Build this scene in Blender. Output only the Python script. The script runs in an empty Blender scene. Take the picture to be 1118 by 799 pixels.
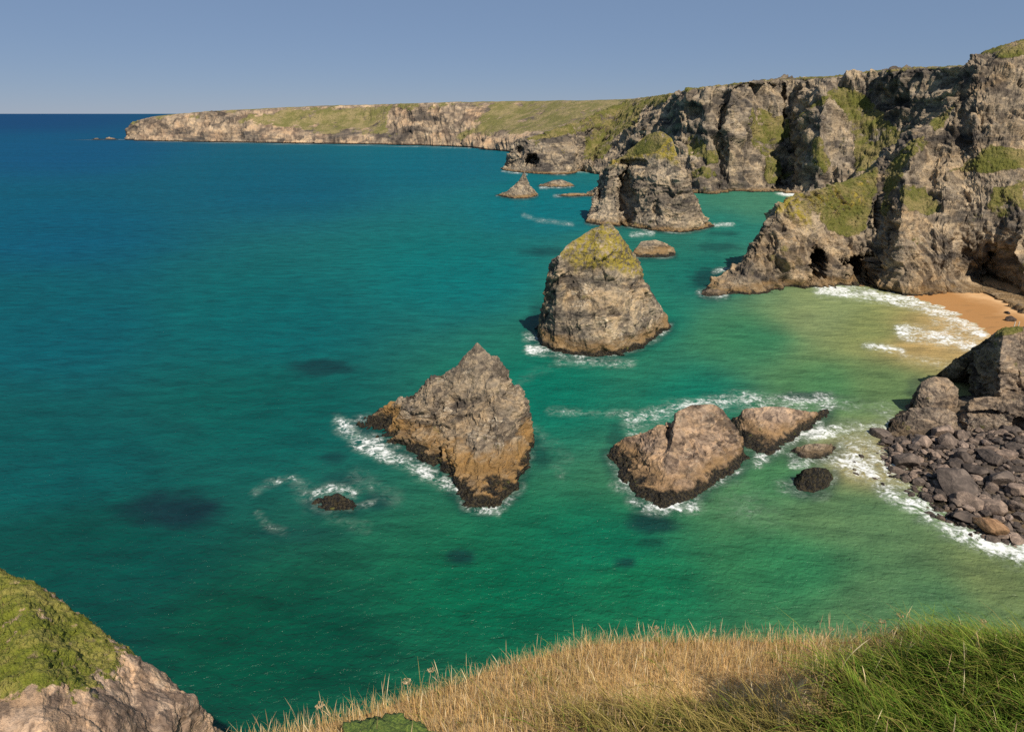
import bpy, math, random
import numpy as np

# ------------------------------------------------------------------ camera, sky, sun, exposure
S = bpy.context.scene
CAMZ = 60.0
PITCH = math.radians(20.3)
cam = bpy.data.cameras.new("camera"); cam.lens = 24.0; cam.sensor_width = 36.0
cam.clip_start = 0.05; cam.clip_end = 120000.0
camo = bpy.data.objects.new("camera", cam); S.collection.objects.link(camo)
camo.location = (0, 0, CAMZ); camo.rotation_euler = (math.radians(90) - PITCH, 0, 0)
S.camera = camo

SUN_AZ = math.radians(155); SUN_EL = math.radians(48)
W = bpy.data.worlds.new("World"); S.world = W; W.use_nodes = True
wn = W.node_tree; wn.nodes.clear()
sky = wn.nodes.new("ShaderNodeTexSky"); sky.sky_type = 'NISHITA'; sky.sun_disc = False
sky.sun_elevation = SUN_EL; sky.sun_rotation = SUN_AZ
sky.air_density = 1.0; sky.dust_density = 0.0; sky.ozone_density = 4.0; sky.altitude = 2500
tint = wn.nodes.new("ShaderNodeMix"); tint.data_type = 'RGBA'; tint.blend_type = 'MULTIPLY'
tint.inputs['Factor'].default_value = 1.0; tint.inputs['B'].default_value = (0.95, 0.88, 1.0, 1)
bg = wn.nodes.new("ShaderNodeBackground"); bg.inputs['Strength'].default_value = 0.062
wo = wn.nodes.new("ShaderNodeOutputWorld")
wn.links.new(sky.outputs[0], tint.inputs['A']); air = wn.nodes.new("ShaderNodeMix"); air.data_type = 'RGBA'; air.inputs['Factor'].default_value = 0.68; air.inputs['B'].default_value = (2.75, 4.05, 6.0, 1)
wn.links.new(tint.outputs['Result'], air.inputs['A']); wn.links.new(air.outputs['Result'], bg.inputs[0]); wn.links.new(bg.outputs[0], wo.inputs[0])

sl = bpy.data.lights.new("sun", 'SUN'); sl.energy = 5.0; sl.angle = math.radians(0.5); sl.color = (1.0, 0.91, 0.78)
so = bpy.data.objects.new("sun", sl); S.collection.objects.link(so)
so.rotation_euler = (math.radians(90) - SUN_EL, 0, math.pi - SUN_AZ); so.location = (60, -60, 150)
S.view_settings.view_transform = 'Standard'; S.view_settings.look = 'None'
S.view_settings.exposure = 0.22; S.view_settings.gamma = 1.0; S.view_settings.use_curve_mapping = False
S.cycles.use_denoising = False; S.cycles.sample_clamp_direct = 3.0; S.cycles.sample_clamp_indirect = 3.0; S.cycles.max_bounces = 6; S.cycles.diffuse_bounces = 3

rng = np.random.default_rng(7); random.seed(7)

# ------------------------------------------------------------------ the photograph's pixels to points of the place
F_ = 24.0 / 36.0 * 1118.0; CP, SP = math.cos(PITCH), math.sin(PITCH)
def ray(px, py):
    xc = (px - 559.0) / F_; yc = (399.5 - py) / F_
    return np.array([xc, CP + yc * SP, -SP + yc * CP])
def at(px, py, Y):                   # the point seen at px,py that lies Y metres north
    d = ray(px, py); t = Y / d[1]
    return np.array([0, 0, CAMZ]) + d * t
def onz(px, py, z=0.0):              # the point seen at px,py at height z
    d = ray(px, py); t = (z - CAMZ) / d[2]
    return np.array([0, 0, CAMZ]) + d * t
def proj(P):
    q = P - np.array([0, 0, CAMZ])
    w = q[..., 1] * CP - q[..., 2] * SP
    u = q[..., 1] * SP + q[..., 2] * CP
    w = np.maximum(w, 0.01)
    return 559.0 + F_ * q[..., 0] / w, 399.5 - F_ * u / w

# ------------------------------------------------------------------ noise
_perm = np.random.default_rng(3).permutation(256).astype(np.int32); _perm = np.concatenate([_perm, _perm, _perm])
_g = np.random.default_rng(4).normal(size=(256, 3)); _g /= np.linalg.norm(_g, axis=1)[:, None]; _g = _g.astype(np.float32)
_r = np.random.default_rng(5).random((256, 4)).astype(np.float32)
def _h(i, j, k): return _perm[_perm[_perm[i & 255] + (j & 255)] + (k & 255)]
def perlin(p):
    p = np.asarray(p, np.float32); fl = np.floor(p); i = fl.astype(np.int32); f = p - fl
    u = f * f * f * (f * (f * 6 - 15) + 10)
    def c(a, b, d):
        g = _g[_h(i[..., 0] + a, i[..., 1] + b, i[..., 2] + d)]
        return g[..., 0] * (f[..., 0] - a) + g[..., 1] * (f[..., 1] - b) + g[..., 2] * (f[..., 2] - d)
    def mx(a, b, t): return a + (b - a) * t
    x0 = mx(mx(c(0,0,0), c(1,0,0), u[...,0]), mx(c(0,1,0), c(1,1,0), u[...,0]), u[...,1])
    x1 = mx(mx(c(0,0,1), c(1,0,1), u[...,0]), mx(c(0,1,1), c(1,1,1), u[...,0]), u[...,1])
    return mx(x0, x1, u[..., 2]) * 1.6
def fbm(p, o=4, gain=0.5):
    a = 1.0; s = 0; n = 0
    for k in range(o):
        s = s + a * perlin(p * (2.03 ** k) + 17.3 * k); n += a; a *= gain
    return s / n
def ridged(p, o=4, gain=0.5):
    a = 1.0; s = 0; n = 0
    for k in range(o):
        s = s + a * (1 - 2 * np.abs(perlin(p * (2.03 ** k) + 31.7 * k))); n += a; a *= gain
    return s / n
def worley(p, full=False):
    p = np.asarray(p, np.float32); fl = np.floor(p); i = fl.astype(np.int32); f = p - fl
    d1 = np.full(p.shape[:-1], 9.0, np.float32); d2 = d1.copy(); rid = np.zeros_like(d1)
    dv = np.zeros_like(p); hh = np.zeros(p.shape[:-1], np.int32)
    for a in (-1, 0, 1):
        for b in (-1, 0, 1):
            for c in (-1, 0, 1):
                h = _h(i[..., 0] + a, i[..., 1] + b, i[..., 2] + c); r = _r[h]
                v = f - r[..., :3] - np.array([a, b, c], np.float32); d = (v * v).sum(-1)
                m = d < d1
                d2 = np.where(m, d1, np.minimum(d2, d)); d1 = np.where(m, d, d1); dv = np.where(m[..., None], v, dv); hh = np.where(m, h, hh)
    rid = _r[hh][..., 3]
    if full: return np.sqrt(d1), np.sqrt(d2), rid, dv, _g[(hh * 7 + 13) & 255]
    return np.sqrt(d1), np.sqrt(d2), rid
def sstep(a, b, x):
    t = np.clip((x - a) / (b - a), 0, 1); return t * t * (3 - 2 * t)

# ------------------------------------------------------------------ mesh helpers
def link(name, me, mat=None, parent=None):
    o = bpy.data.objects.new(name, me); S.collection.objects.link(o)
    if mat is not None: me.materials.append(mat)
    if parent is not None: o.parent = parent
    return o
def tag(o, label=None, cat=None, group=None, kind=None):
    if label: o["label"] = label
    if cat: o["category"] = cat
    if group: o["group"] = group
    if kind: o["kind"] = kind
    return o
def raw_mesh(name, V, Fq, smooth=True, attrs=None, tris=False):
    me = bpy.data.meshes.new(name); V = np.ascontiguousarray(V, np.float32).reshape(-1, 3)
    k = Fq.shape[1]; nf = len(Fq)
    me.vertices.add(len(V)); me.vertices.foreach_set("co", V.ravel())
    me.loops.add(nf * k); me.loops.foreach_set("vertex_index", np.ascontiguousarray(Fq, np.int32).ravel())
    me.polygons.add(nf); me.polygons.foreach_set("loop_start", np.arange(0, nf * k, k, dtype=np.int32))
    me.polygons.foreach_set("use_smooth", np.full(nf, smooth, bool))
    for an, arr in (attrs or {}).items():
        arr = np.ascontiguousarray(arr, np.float32)
        if arr.ndim > 1 and arr.shape[-1] == 4:
            a = me.attributes.new(an, 'FLOAT_COLOR', 'POINT'); a.data.foreach_set("color", arr.ravel())
        else:
            a = me.attributes.new(an, 'FLOAT', 'POINT'); a.data.foreach_set("value", arr.ravel())
    me.update(calc_edges=True); me.validate()
    return me
def grid_faces(nu, nv, flip=False):
    a = np.arange(nu * nv).reshape(nu, nv)
    q = np.stack([a[:-1, :-1], a[1:, :-1], a[1:, 1:], a[:-1, 1:]], -1).reshape(-1, 4)
    return q[:, ::-1] if flip else q
def grid_normals(P):
    du = np.gradient(P, axis=0); dv = np.gradient(P, axis=1)
    n = np.cross(du, dv); n /= np.maximum(np.linalg.norm(n, axis=-1, keepdims=True), 1e-9)
    return n
def _cr(C, n, axis, tension=0.8):
    C = np.moveaxis(np.asarray(C, float), axis, 0); m = len(C)
    L = np.linalg.norm(np.diff(C, axis=0), axis=-1).reshape(m - 1, -1).mean(1) + 1e-6
    cum = np.concatenate([[0], np.cumsum(L)]); t = np.linspace(0, cum[-1], n)
    k = np.clip(np.searchsorted(cum, t, 'right') - 1, 0, m - 2); u = (t - cum[k]) / L[k]
    dC = np.zeros_like(C)
    sh = (-1,) + (1,) * (C.ndim - 1)
    for j in range(m):
        if 0 < j < m - 1:
            dC[j] = (C[j + 1] - C[j - 1]) / (L[j - 1] + L[j])
        elif j == 0: dC[0] = (C[1] - C[0]) / L[0]
        else: dC[j] = (C[j] - C[j - 1]) / L[j - 1]
    for j in range(1, m - 1):
        s1 = (C[j] - C[j - 1]) / L[j - 1]; s2 = (C[j + 1] - C[j]) / L[j]
        lim = 2.2 * np.minimum(np.abs(s1), np.abs(s2)) * (s1 * s2 > 0)
        dC[j] = np.clip(dC[j], -lim, lim)
    dC *= tension
    u = u.reshape(sh); Lk = L[k].reshape(sh)
    h00 = 2*u**3 - 3*u**2 + 1; h10 = u**3 - 2*u**2 + u; h01 = -2*u**3 + 3*u**2; h11 = u**3 - u**2
    R = h00 * C[k] + h10 * Lk * dC[k] + h01 * C[k + 1] + h11 * Lk * dC[k + 1]
    return np.moveaxis(R, 0, axis)
def loft(cols, nu, nv, vt=.8, ut=.8):
    P = _cr(np.array(cols), nu, 0, ut); return _cr(P, nv, 1, vt)

TINT = [None]
def rockify(P, size, amp, bed=(0.25, 0.1, 1.0), blocks=1.0, vert=2.0, seed=0.0, keep=None, gully=0.0, strata=1.0, slant=.62):
    """Weathered bedded rock: buttresses, tilted beds, cleaved blocks, fine roughness, displaced along the normal."""
    N = grid_normals(P)
    b = np.array(bed, float); b /= np.linalg.norm(b)
    e1 = np.cross(b, [0.3, 1, 0.1]); e1 /= np.linalg.norm(e1); e2 = np.cross(b, e1)
    Q = P + seed * 13.7
    wrp = np.stack([perlin(Q / (size * .6) + 5), perlin(Q / (size * .6) + 45), perlin(Q / (size * .6) + 85)], -1) * size * .18
    Qw = Q + wrp
    a = Qw / np.array([size, size, size * vert])
    d = 0.60 * ridged(a, 5, .52) + .25 * fbm(a * .45 + 7, 2)
    s = np.stack([Qw @ e1, Qw @ e2, Qw @ b], -1)
    def facet(q, k):
        f1, f2, r, dv, rv = worley(q, True)
        e = sstep(0.0, .16, f2 - f1)
        return ((rv * dv).sum(-1) * 1.5 * k + (r - .5) * .9) * e - .12 * (1 - sstep(0, .09, f2 - f1)), r
    m1 = .35 + .9 * sstep(-.25, .35, fbm(Q / (size * .9) + 21, 3))
    g, r1 = facet(s / (size * np.array([.62, .62, .34])), 1.0); d += blocks * .42 * g * m1
    g, r2 = facet(s / (size * np.array([.24, .24, .11])) + 9.0, 1.0); d += blocks * .19 * g * m1
    g, r3 = facet(s / (size * np.array([.09, .09, .05])) + 19.0, 1.0); d += blocks * .075 * g * (1.5 - m1)
    TINT[0] = np.clip(.5 + .35 * (r1 - .5) + .45 * (r2 - .5) + .3 * (r3 - .5), 0, 1)
    d += strata * 0.12 * ridged(s / (size * np.array([.35, .35, .035])), 2) * sstep(-.2, .4, fbm(Q / (size * .7) + 61, 2))
    d += 0.16 * fbm(Q / (size * .11), 4, .62)
    d = (d - d.mean()) * amp
    if gully:                                  # slanting runnels and ribs down a cliff face
        q = np.stack([Qw[..., 0] + slant * Qw[..., 2], Qw[..., 1] + .1 * Qw[..., 2], Qw[..., 2] * .16], -1)
        gl = (ridged(q / (size * .55), 3, .5) - .15) * (.4 + .9 * sstep(-.3, .4, fbm(Q / (size * 1.6) + 91, 2))); d = d + gully * (gl - gl.mean())
    if keep is not None: d = d * keep
    return P + N * d[..., None]

def inpoly(px, py, poly):
    poly = np.asarray(poly, float); ins = np.zeros(px.shape, bool); n = len(poly)
    for i in range(n):
        x1, y1 = poly[i]; x2, y2 = poly[(i + 1) % n]
        if y1 == y2: continue
        c = ((y1 > py) != (y2 > py)) & (px < (x2 - x1) * (py - y1) / (y2 - y1) + x1)
        ins ^= c
    return ins
def polydist(px, py, poly, closed=True):
    poly = np.asarray(poly, float); n = len(poly); d = np.full(px.shape, 1e9)
    for i in range(n if closed else n - 1):
        a = poly[i]; b = poly[(i + 1) % n]; ab = b - a; L = (ab ** 2).sum() + 1e-9
        t = np.clip(((px - a[0]) * ab[0] + (py - a[1]) * ab[1]) / L, 0, 1)
        d = np.minimum(d, np.hypot(px - a[0] - t * ab[0], py - a[1] - t * ab[1]))
    return d
def patch(P, polys, soft=4.0, wob=5.0, sc=12.0):
    """0..1: where on this surface the patches of plants (outlined on the photograph) grow, with a ragged edge."""
    px, py = proj(P); w = fbm(P / sc, 4, .6) * wob
    out = np.zeros(px.shape)
    for poly in polys:
        sd = polydist(px, py, poly); sd = np.where(inpoly(px, py, poly), sd, -sd)
        out = np.maximum(out, sstep(-soft, soft, sd + w))
    return out

# ------------------------------------------------------------------ material helpers
class NT:
    def __init__(s, name):
        s.m = bpy.data.materials.new(name); s.m.use_nodes = True; s.t = s.m.node_tree; s.t.nodes.clear()
        s.out = s.n("ShaderNodeOutputMaterial")
    def n(s, k, **kw):
        x = s.t.nodes.new(k)
        for a, v in kw.items(): setattr(x, a, v)
        return x
    def put(s, sock, v):
        if v is None: return
        if hasattr(v, 'is_output') or isinstance(v, bpy.types.NodeSocket): s.t.links.new(v, sock)
        elif isinstance(v, (tuple, list)) and len(v) == 3 and sock.type == 'RGBA': sock.default_value = (*v, 1)
        else: sock.default_value = v
    def math(s, op, a, b=None, c=None, clamp=False):
        x = s.n("ShaderNodeMath", operation=op, use_clamp=clamp); s.put(x.inputs[0], a); s.put(x.inputs[1], b); s.put(x.inputs[2], c); return x.outputs[0]
    def mr(s, v, a, b, c=0.0, d=1.0, smooth=True):
        x = s.n("ShaderNodeMapRange", interpolation_type='SMOOTHSTEP' if smooth else 'LINEAR')
        for i, q in enumerate((v, a, b, c, d)): s.put(x.inputs[i], q)
        return x.outputs[0]
    def mix(s, f, a, b, mode='MIX'):
        x = s.n("ShaderNodeMix", data_type='RGBA', blend_type=mode); s.put(x.inputs['Factor'], f); s.put(x.inputs['A'], a); s.put(x.inputs['B'], b); return x.outputs['Result']
    def noise(s, vec, scale, detail=5, rough=.55, dist=0.0, col=False):
        x = s.n("ShaderNodeTexNoise"); s.put(x.inputs['Vector'], vec); s.put(x.inputs['Scale'], scale); s.put(x.inputs['Detail'], detail); s.put(x.inputs['Roughness'], rough); s.put(x.inputs['Distortion'], dist)
        return x.outputs['Color' if col else 'Fac']
    def vor(s, vec, scale, feature='F1', out='Distance', rand=1.0):
        x = s.n("ShaderNodeTexVoronoi", feature=feature); s.put(x.inputs['Vector'], vec); s.put(x.inputs['Scale'], scale); s.put(x.inputs['Randomness'], rand); return x.outputs[out]
    def attr(s, name, out='Fac'):
        return s.n("ShaderNodeAttribute", attribute_name=name).outputs[out]
    def mapping(s, vec, rot=(0,0,0), scale=(1,1,1), loc=(0,0,0)):
        x = s.n("ShaderNodeMapping"); s.put(x.inputs['Vector'], vec); x.inputs['Rotation'].default_value = rot; x.inputs['Scale'].default_value = scale; x.inputs['Location'].default_value = loc; return x.outputs[0]
    def ramp(s, f, stops):
        x = s.n("ShaderNodeValToRGB"); s.put(x.inputs[0], f); e = x.color_ramp.elements
        while len(e) < len(stops): e.new(.5)
        for i, (p, c) in enumerate(stops): e[i].position = p; e[i].color = (*c, 1)
        return x.outputs[0]

def rock_mat(name, sc=1.0, dark=(.062,.055,.05), mid=(.185,.147,.105), pale=(.43,.345,.24), ochre=(.35,.22,.095), ochre_amt=.5,
             tide=1.3, tan=4.5, tan_col=(.27,.17,.075), veg_a=(.125,.125,.026), veg_b=(.25,.20,.08), veg_c=(.06,.07,.018), beds=(0.3,0.35,0.0), bump=1.0, streak=.5, lichen=(.30,.235,.04)):
    t = NT(name); geo = t.n("ShaderNodeNewGeometry"); pos = geo.outputs['Position']
    z = t.n("ShaderNodeSeparateXYZ"); t.put(z.inputs[0], pos); z = z.outputs[2]
    bedv = t.mapping(pos, rot=beds, scale=(.22, .22, 1.0))
    n1 = t.noise(bedv, .45 * sc, 6, .62, 1.2)
    n2 = t.noise(pos, .09 * sc, 5, .6)
    n3 = t.noise(pos, .9 * sc, 6, .65)
    col = t.ramp(n1, [(.32, dark), (.45, mid), (.57, mid), (.70, pale)])
    col = t.mix(t.mr(n2, .44, .68, 0, ochre_amt), col, ochre)
    col = t.mix(t.mr(n3, .30, .72, .0, .45), col, pale)
    col = t.mix(t.mr(n3, .52, .28, .0, .55), col, dark)
    # pale quartz veins and guano
    vn = t.noise(t.mapping(bedv, loc=(9, 4, 2)), .22 * sc, 4, .7, 2.5)
    vein = t.mr(t.math('ABSOLUTE', t.math('SUBTRACT', vn, .5)), .018, .004)
    vein = t.math('MULTIPLY', vein, t.mr(t.noise(pos, .13 * sc, 2), .5, .62, 0, streak))
    col = t.mix(vein, col, (.50, .43, .33))
    n4 = t.noise(bedv, .2 * sc, 5, .65, .6)
    col = t.mix(t.mr(n4, .49, .62, 0, .8), col, dark); col = t.mix(t.mr(n4, .47, .33, 0, .5), col, pale)
    ti = t.attr("tint"); col = t.mix(1.0, col, t.ramp(ti, [(.2, (.42,.42,.45)), (.5, (1,1,1)), (.8, (1.5,1.42,1.28))]), 'MULTIPLY')
    # yellow lichen
    col = t.mix(t.math('MULTIPLY', t.attr("lichen"), t.mr(t.noise(pos, .8 * sc, 6, .7), .39, .57)), col, lichen)
    # the tide's bands
    zz = t.math('ADD', z, t.math('MULTIPLY', t.math('SUBTRACT', t.noise(pos, .35, 5, .6), .5), 3.2))
    tanf = t.math('MULTIPLY', t.mr(zz, tan + .7, tan - 1.2), t.mr(t.noise(bedv, .6, 5, .65), .34, .58, .30, .95))
    tc = t.mix(t.mr(n1, .35, .65), t.mix(.45, tan_col, (.05, .035, .02)), tan_col)
    col = t.mix(tanf, col, tc)
    weed = t.mr(zz, tide + .35, tide - .35)
    col = t.mix(weed, col, t.mix(t.mr(t.noise(pos, 2.2, 4, .6), .42, .62), (.010, .009, .008), (.045, .035, .018)))
    # plants
    vg = t.attr("veg")
    vn2 = t.noise(pos, .55 * sc, 6, .7)
    vlow = t.noise(pos, .13 * sc, 4, .6)
    vf = t.mr(t.math('ADD', vg, t.math('ADD', t.math('MULTIPLY', t.math('SUBTRACT', vn2, .5), 1.9), t.math('MULTIPLY', t.math('SUBTRACT', vlow, .56), 2.8))), .34, .62)
    vn3 = t.noise(pos, .16 * sc, 6, .65)
    vcol = t.mix(t.mr(vn3, .40, .62), veg_a, veg_b)
    vcol = t.mix(t.mr(t.noise(pos, 1.3 * sc, 5, .7), .50, .36, 0, .75), vcol, veg_c)
    col = t.mix(vf, col, vcol)
    h = t.math('ADD', t.math('MULTIPLY', n3, 1.2 / sc), t.math('MULTIPLY', t.noise(bedv, 1.6 * sc, 6, .65), .9 / sc))
    h = t.math('ADD', h, t.math('MULTIPLY', t.noise(pos, 3.5 * sc, 3, .6), t.math('MULTIPLY', vf, .5 / sc)))
    b = t.n("ShaderNodeBump"); b.inputs['Strength'].default_value = 0.8 * bump; b.inputs['Distance'].default_value = 1.0; t.put(b.inputs['Height'], h)
    p = t.n("ShaderNodeBsdfPrincipled"); t.put(p.inputs['Base Color'], col); t.put(p.inputs['Roughness'], t.mr(weed, 0, 1, .92, .45))
    p.inputs['Specular IOR Level'].default_value = .25; t.put(p.inputs['Normal'], b.outputs[0])
    t.put(t.out.inputs[0], p.outputs[0]); return t.m

M_far = rock_mat("far_rock", sc=.22, tide=2.5, tan=0, mid=(.27,.20,.135), pale=(.42,.33,.23), ochre=(.38,.24,.14), ochre_amt=.85, bump=.8, veg_a=(.155,.145,.045), veg_b=(.27,.215,.10), veg_c=(.09,.09,.03))
M_cliff = rock_mat("cliff_rock", sc=.45, tide=.8, tan=2.5, ochre=(.34,.25,.15), pale=(.42,.35,.26), ochre_amt=.6, beds=(.5, 1.1, 0))
M_near = rock_mat("headland_rock", sc=.6, tide=.8, tan=3.4, ochre_amt=.6, beds=(.4, .95, .2))
M_stack = rock_mat("stack_rock", sc=1.0, tide=1.3, tan=4.2, streak=1.0, mid=(.20,.168,.125))
M_ridge = rock_mat("ridge_rock", sc=1.2, tide=1.35, tan=4.3, tan_col=(.33,.19,.065), ochre_amt=.22, streak=1.0, beds=(.245,.64,0), pale=(.36,.29,.21))
M_low = rock_mat("wave_rock", sc=1.3, tide=1.35, tan=2.9, tan_col=(.33,.205,.10), pale=(.44,.325,.235), mid=(.24,.165,.115), dark=(.06,.045,.035), ochre=(.36,.235,.12))
M_fore = rock_mat("pink_rock", sc=3.2, tide=-9, tan=-9, dark=(.17,.115,.075), mid=(.44,.30,.20), pale=(.58,.43,.31), ochre=(.43,.26,.14), ochre_amt=.5, veg_a=(.16,.175,.02), veg_b=(.27,.235,.06), veg_c=(.07,.09,.015), bump=.8)
M_weed = rock_mat("weedy_rock", sc=1.4, tide=6, tan=2)
M_shore = rock_mat("shore_rock", sc=1.4, tide=.5, tan=2.0, tan_col=(.15,.105,.06), dark=(.055,.045,.038), mid=(.165,.128,.098), pale=(.33,.26,.19), ochre=(.25,.165,.09), ochre_amt=.45)

# ------------------------------------------------------------------ land: lofted between outlines, then weathered
LAST = [None]
def land(name, cols, nu, nv, mat, size, amp, label, cat="cliff", veg=(), lich=(), bed=(.25,.1,1), blocks=1.0, vert=2.0, seed=0, kind="structure",
         push=(), keep=None, soft=3.0, wob=6.0, upveg=None, group=None, vegsc=12.0, vt=.8, ut=.8, cush=0.0, taper=0.0, gully=0.0, strata=1.0, slant=.62):
    P = loft(cols, nu, nv, vt, ut)
    N0 = grid_normals(P)
    for (px, py, rx, ry, d) in push:           # hollows: gullies, caves, overhung recesses
        qx, qy = proj(P); q = np.sqrt(((qx - px) / rx) ** 2 + ((qy - py) / ry) ** 2) + .55 * fbm(P / (size * .38), 4, .6)
        m = sstep(1.1, .72, q) * (np.arange(nv)[None, :] < nv * FRONTF.get(name, .62))
        P = P + m[..., None] * d * np.array([.12, 1, 0])
    vg0 = patch(P, veg, soft * 2, wob, vegsc) if len(veg) else np.zeros(P.shape[:2])
    P2 = rockify(P, size, amp, bed, blocks, vert, seed, (1 - .88 * sstep(.80, .97, np.abs(N0[..., 2]))) * (1 - .6 * vg0) if keep else (1 - taper * sstep(.55, .95, P[..., 2] / P[..., 2].max()) if taper else None), gully, strata, slant)
    vg = patch(P2, veg, soft, wob, vegsc) if len(veg) else np.zeros(P.shape[:2])
    N = grid_normals(P2); up = N[..., 2] * (1 if N0[..., 2].mean() > 0 else -1)
    if upveg: vg = np.maximum(vg, sstep(upveg[0], upveg[1], N0[..., 2] * (1 if N0[..., 2].mean() > 0 else -1)) * sstep(upveg[2], upveg[2] + 3, P2[..., 2]))
    vg = vg * sstep(-.15, .30, up + .2 * vg)
    LAST[0] = (P2, vg)
    if cush:
        f1, f2, r = worley(P2 / cush); g1, g2, r2 = worley(P2 / (cush * .4) + 5)
        P2 = P2 + N * np.sign(N0[..., 2].mean()) * (vg * ((.75 - f1) * (.3 + r) * cush * .75 + (.7 - g1) * cush * .22))[..., None]
    li = patch(P2, lich, 5, 8, size * .3) if len(lich) else np.zeros(P.shape[:2])
    flip = N0[..., 2].mean() < 0
    me = raw_mesh(name, P2, grid_faces(nu, nv, flip), True, {"veg": vg, "lichen": li, "tint": TINT[0]})
    o = link(name, me, mat); tag(o, label, cat, group, kind); return o
FRONTF = {}

def col_c(base, *pts, inland=((40, 2), (600, 12))):
    b = onz(*base); c = [b + [0, -2, -4], b]
    for (px, py, dy) in pts: c.append(at(px, py, b[1] + dy))
    top = c[-1]; d = np.array([.80, .60, 0])
    for dist, dz in inland: c.append(top + d * dist + [0, 0, dz])
    return c

# far headland across the bay
A = []
for bs, r1, r2, r3 in [((137,152.6),(140,149.5,6),(142,143,12),(146,135,25)), ((150,153.8),(151,147,22),(153,137,45),(160,129,80)), ((200,155),(200,147,30),(200,136,70),(206,123.5,120)),
    ((270,156.2),(270,148,30),(270,134,70),(270,119.5,130)), ((340,157.2),(340,149.5,25),(340,136,110),(345,116,190)), ((400,158),(400,150,25),(400,137,110),(405,114.5,200)), ((450,159),(450,150,25),(450,134,70),(450,113,140)),
    ((505,161),(505,150,25),(505,135,60),(510,111.5,140)), ((545,165),(545,152,30),(555,135,120),(590,110.3,240)), ((600,172),(600,158,30),(610,138,150),(640,109.8,300)), ((660,178),(665,160,30),(680,135,150),(710,107.5,330)), ((730,182),(740,160,30),(750,130,150),(790,104,330))]:
    A.append(col_c(bs, r1, r2, r3, inland=((120, 0), (1500, 10))))
land("far_headland", A, 900, 170, M_far, 70, 16, "long low headland with green slopes across the bay, at the horizon", "headland",
     veg=[[(270,122),(340,118),(450,114),(640,109),(760,106),(700,150),(640,140),(560,147),(500,150),(520,135),(530,116),(425,118),(425,148),(400,143),(350,146),(300,140),(262,132)], [(200,127),(280,119),(240,123)], [(146,133),(200,123),(300,117),(300,112),(140,124)]],
     soft=4, wob=11, vegsc=60, seed=1, keep=True, gully=9.0, bed=(.4,.2,1), vert=1.2, upveg=(.93, .985, 40))

# headland with a cave, middle distance
B = []
for bs, r1, r2, r3, bk in [((546,184.5),(549,182.5,3),(551,180,5),(553,177,8),8), ((556,187.5),(560,178,10),(560,165,18),(562,155,28),20), ((578,189.5),(578,178,12),(577,162,25),(580,149,40),60), ((602,190.5),(603,178,12),(605,160,30),(608,141,50),120),
    ((622,190),(624,175,15),(626,158,35),(632,133,70),160), ((634,187.5),(637,172,20),(642,152,45),(655,122,90),200), ((650,186),(655,170,20),(662,145,50),(685,110,110),300)]:
    c = col_c(bs, r1, r2, r3, inland=((5, -1),)); tp = c[-1]
    c[-1] = tp + np.array([3, bk * .4, -tp[2] * .12]); c.append(np.array([tp[0] + 8, tp[1] + bk, -3.0 if bk < 150 else tp[2] - 15])); B.append(c)
FRONTF["caved_headland"] = .7
land("caved_headland", B, 420, 260, M_cliff, 26, 5.5, "pale layered headland with a dark cave low in its face", "headland",
     veg=[[(575,152),(610,138),(640,125),(690,106),(690,140),(655,140),(630,145),(600,150)], [(636,170),(640,150),(665,130),(680,150),(660,172)]], soft=2, wob=5, vegsc=20, seed=2, bed=(.1,.1,1), push=[(581,176,7,7.5,26), (568,165,4,6,10)])

# the high cliff behind the cove
C_ = []
for row in [((628,187),(632,178,8),(650,160,45),(672,130,90),(690,109,130)), ((655,191),(657,180,6),(672,155,35),(690,128,60),(712,106.5,80)), ((700,198),(700,188,5),(703,165,25),(712,135,40),(730,103.5,55)),
    ((718,202),(720,192,10),(722,168,30),(728,135,45),(738,102,58)), ((735,206),(735,196,3),(738,165,16),(742,125,30),(750,99,48)), ((752,210),(754,204,12),(756,180,30),(758,145,44),(762,97.5,55)), ((768,211.5),(770,203,8),(772,178,26),(776,140,42),(780,95,54)),
    ((783,211),(785,203,14),(786,170,32),(786,130,46),(790,94,55)), ((797,210),(797,195,4),(797,160,14),(797,120,26),(802,92,40)), ((820,209.5),(820,203,10),(825,170,34),(830,130,54),(830,89.5,64)),
    ((845,209.5),(845,203,8),(850,165,36),(855,125,56),(855,87.5,70)), ((860,211),(862,200,26),(862,165,50),(866,130,62),(872,86.5,75)), ((872,212.5),(875,203,8),(876,165,20),(885,122,36),(890,86,70)), ((890,214.5),(892,198,4),(895,155,12),(900,115,30),(903,85,70)),
    ((908,217),(908,203,16),(912,165,36),(918,118,56),(920,83,76)), ((950,222),(950,200,15),(948,165,50),(945,115,80),(950,79.5,92)), ((1000,230),(1000,200,20),(1000,150,60),(1000,112,80),(1000,76.5,90)), ((1050,240),(1050,200,20),(1050,150,60),(1050,110,80),(1055,73,92)), ((1120,250),(1120,200,20),(1120,150,60),(1120,110,80),(1120,69,95))]:
    C_.append(col_c(*row))
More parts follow.
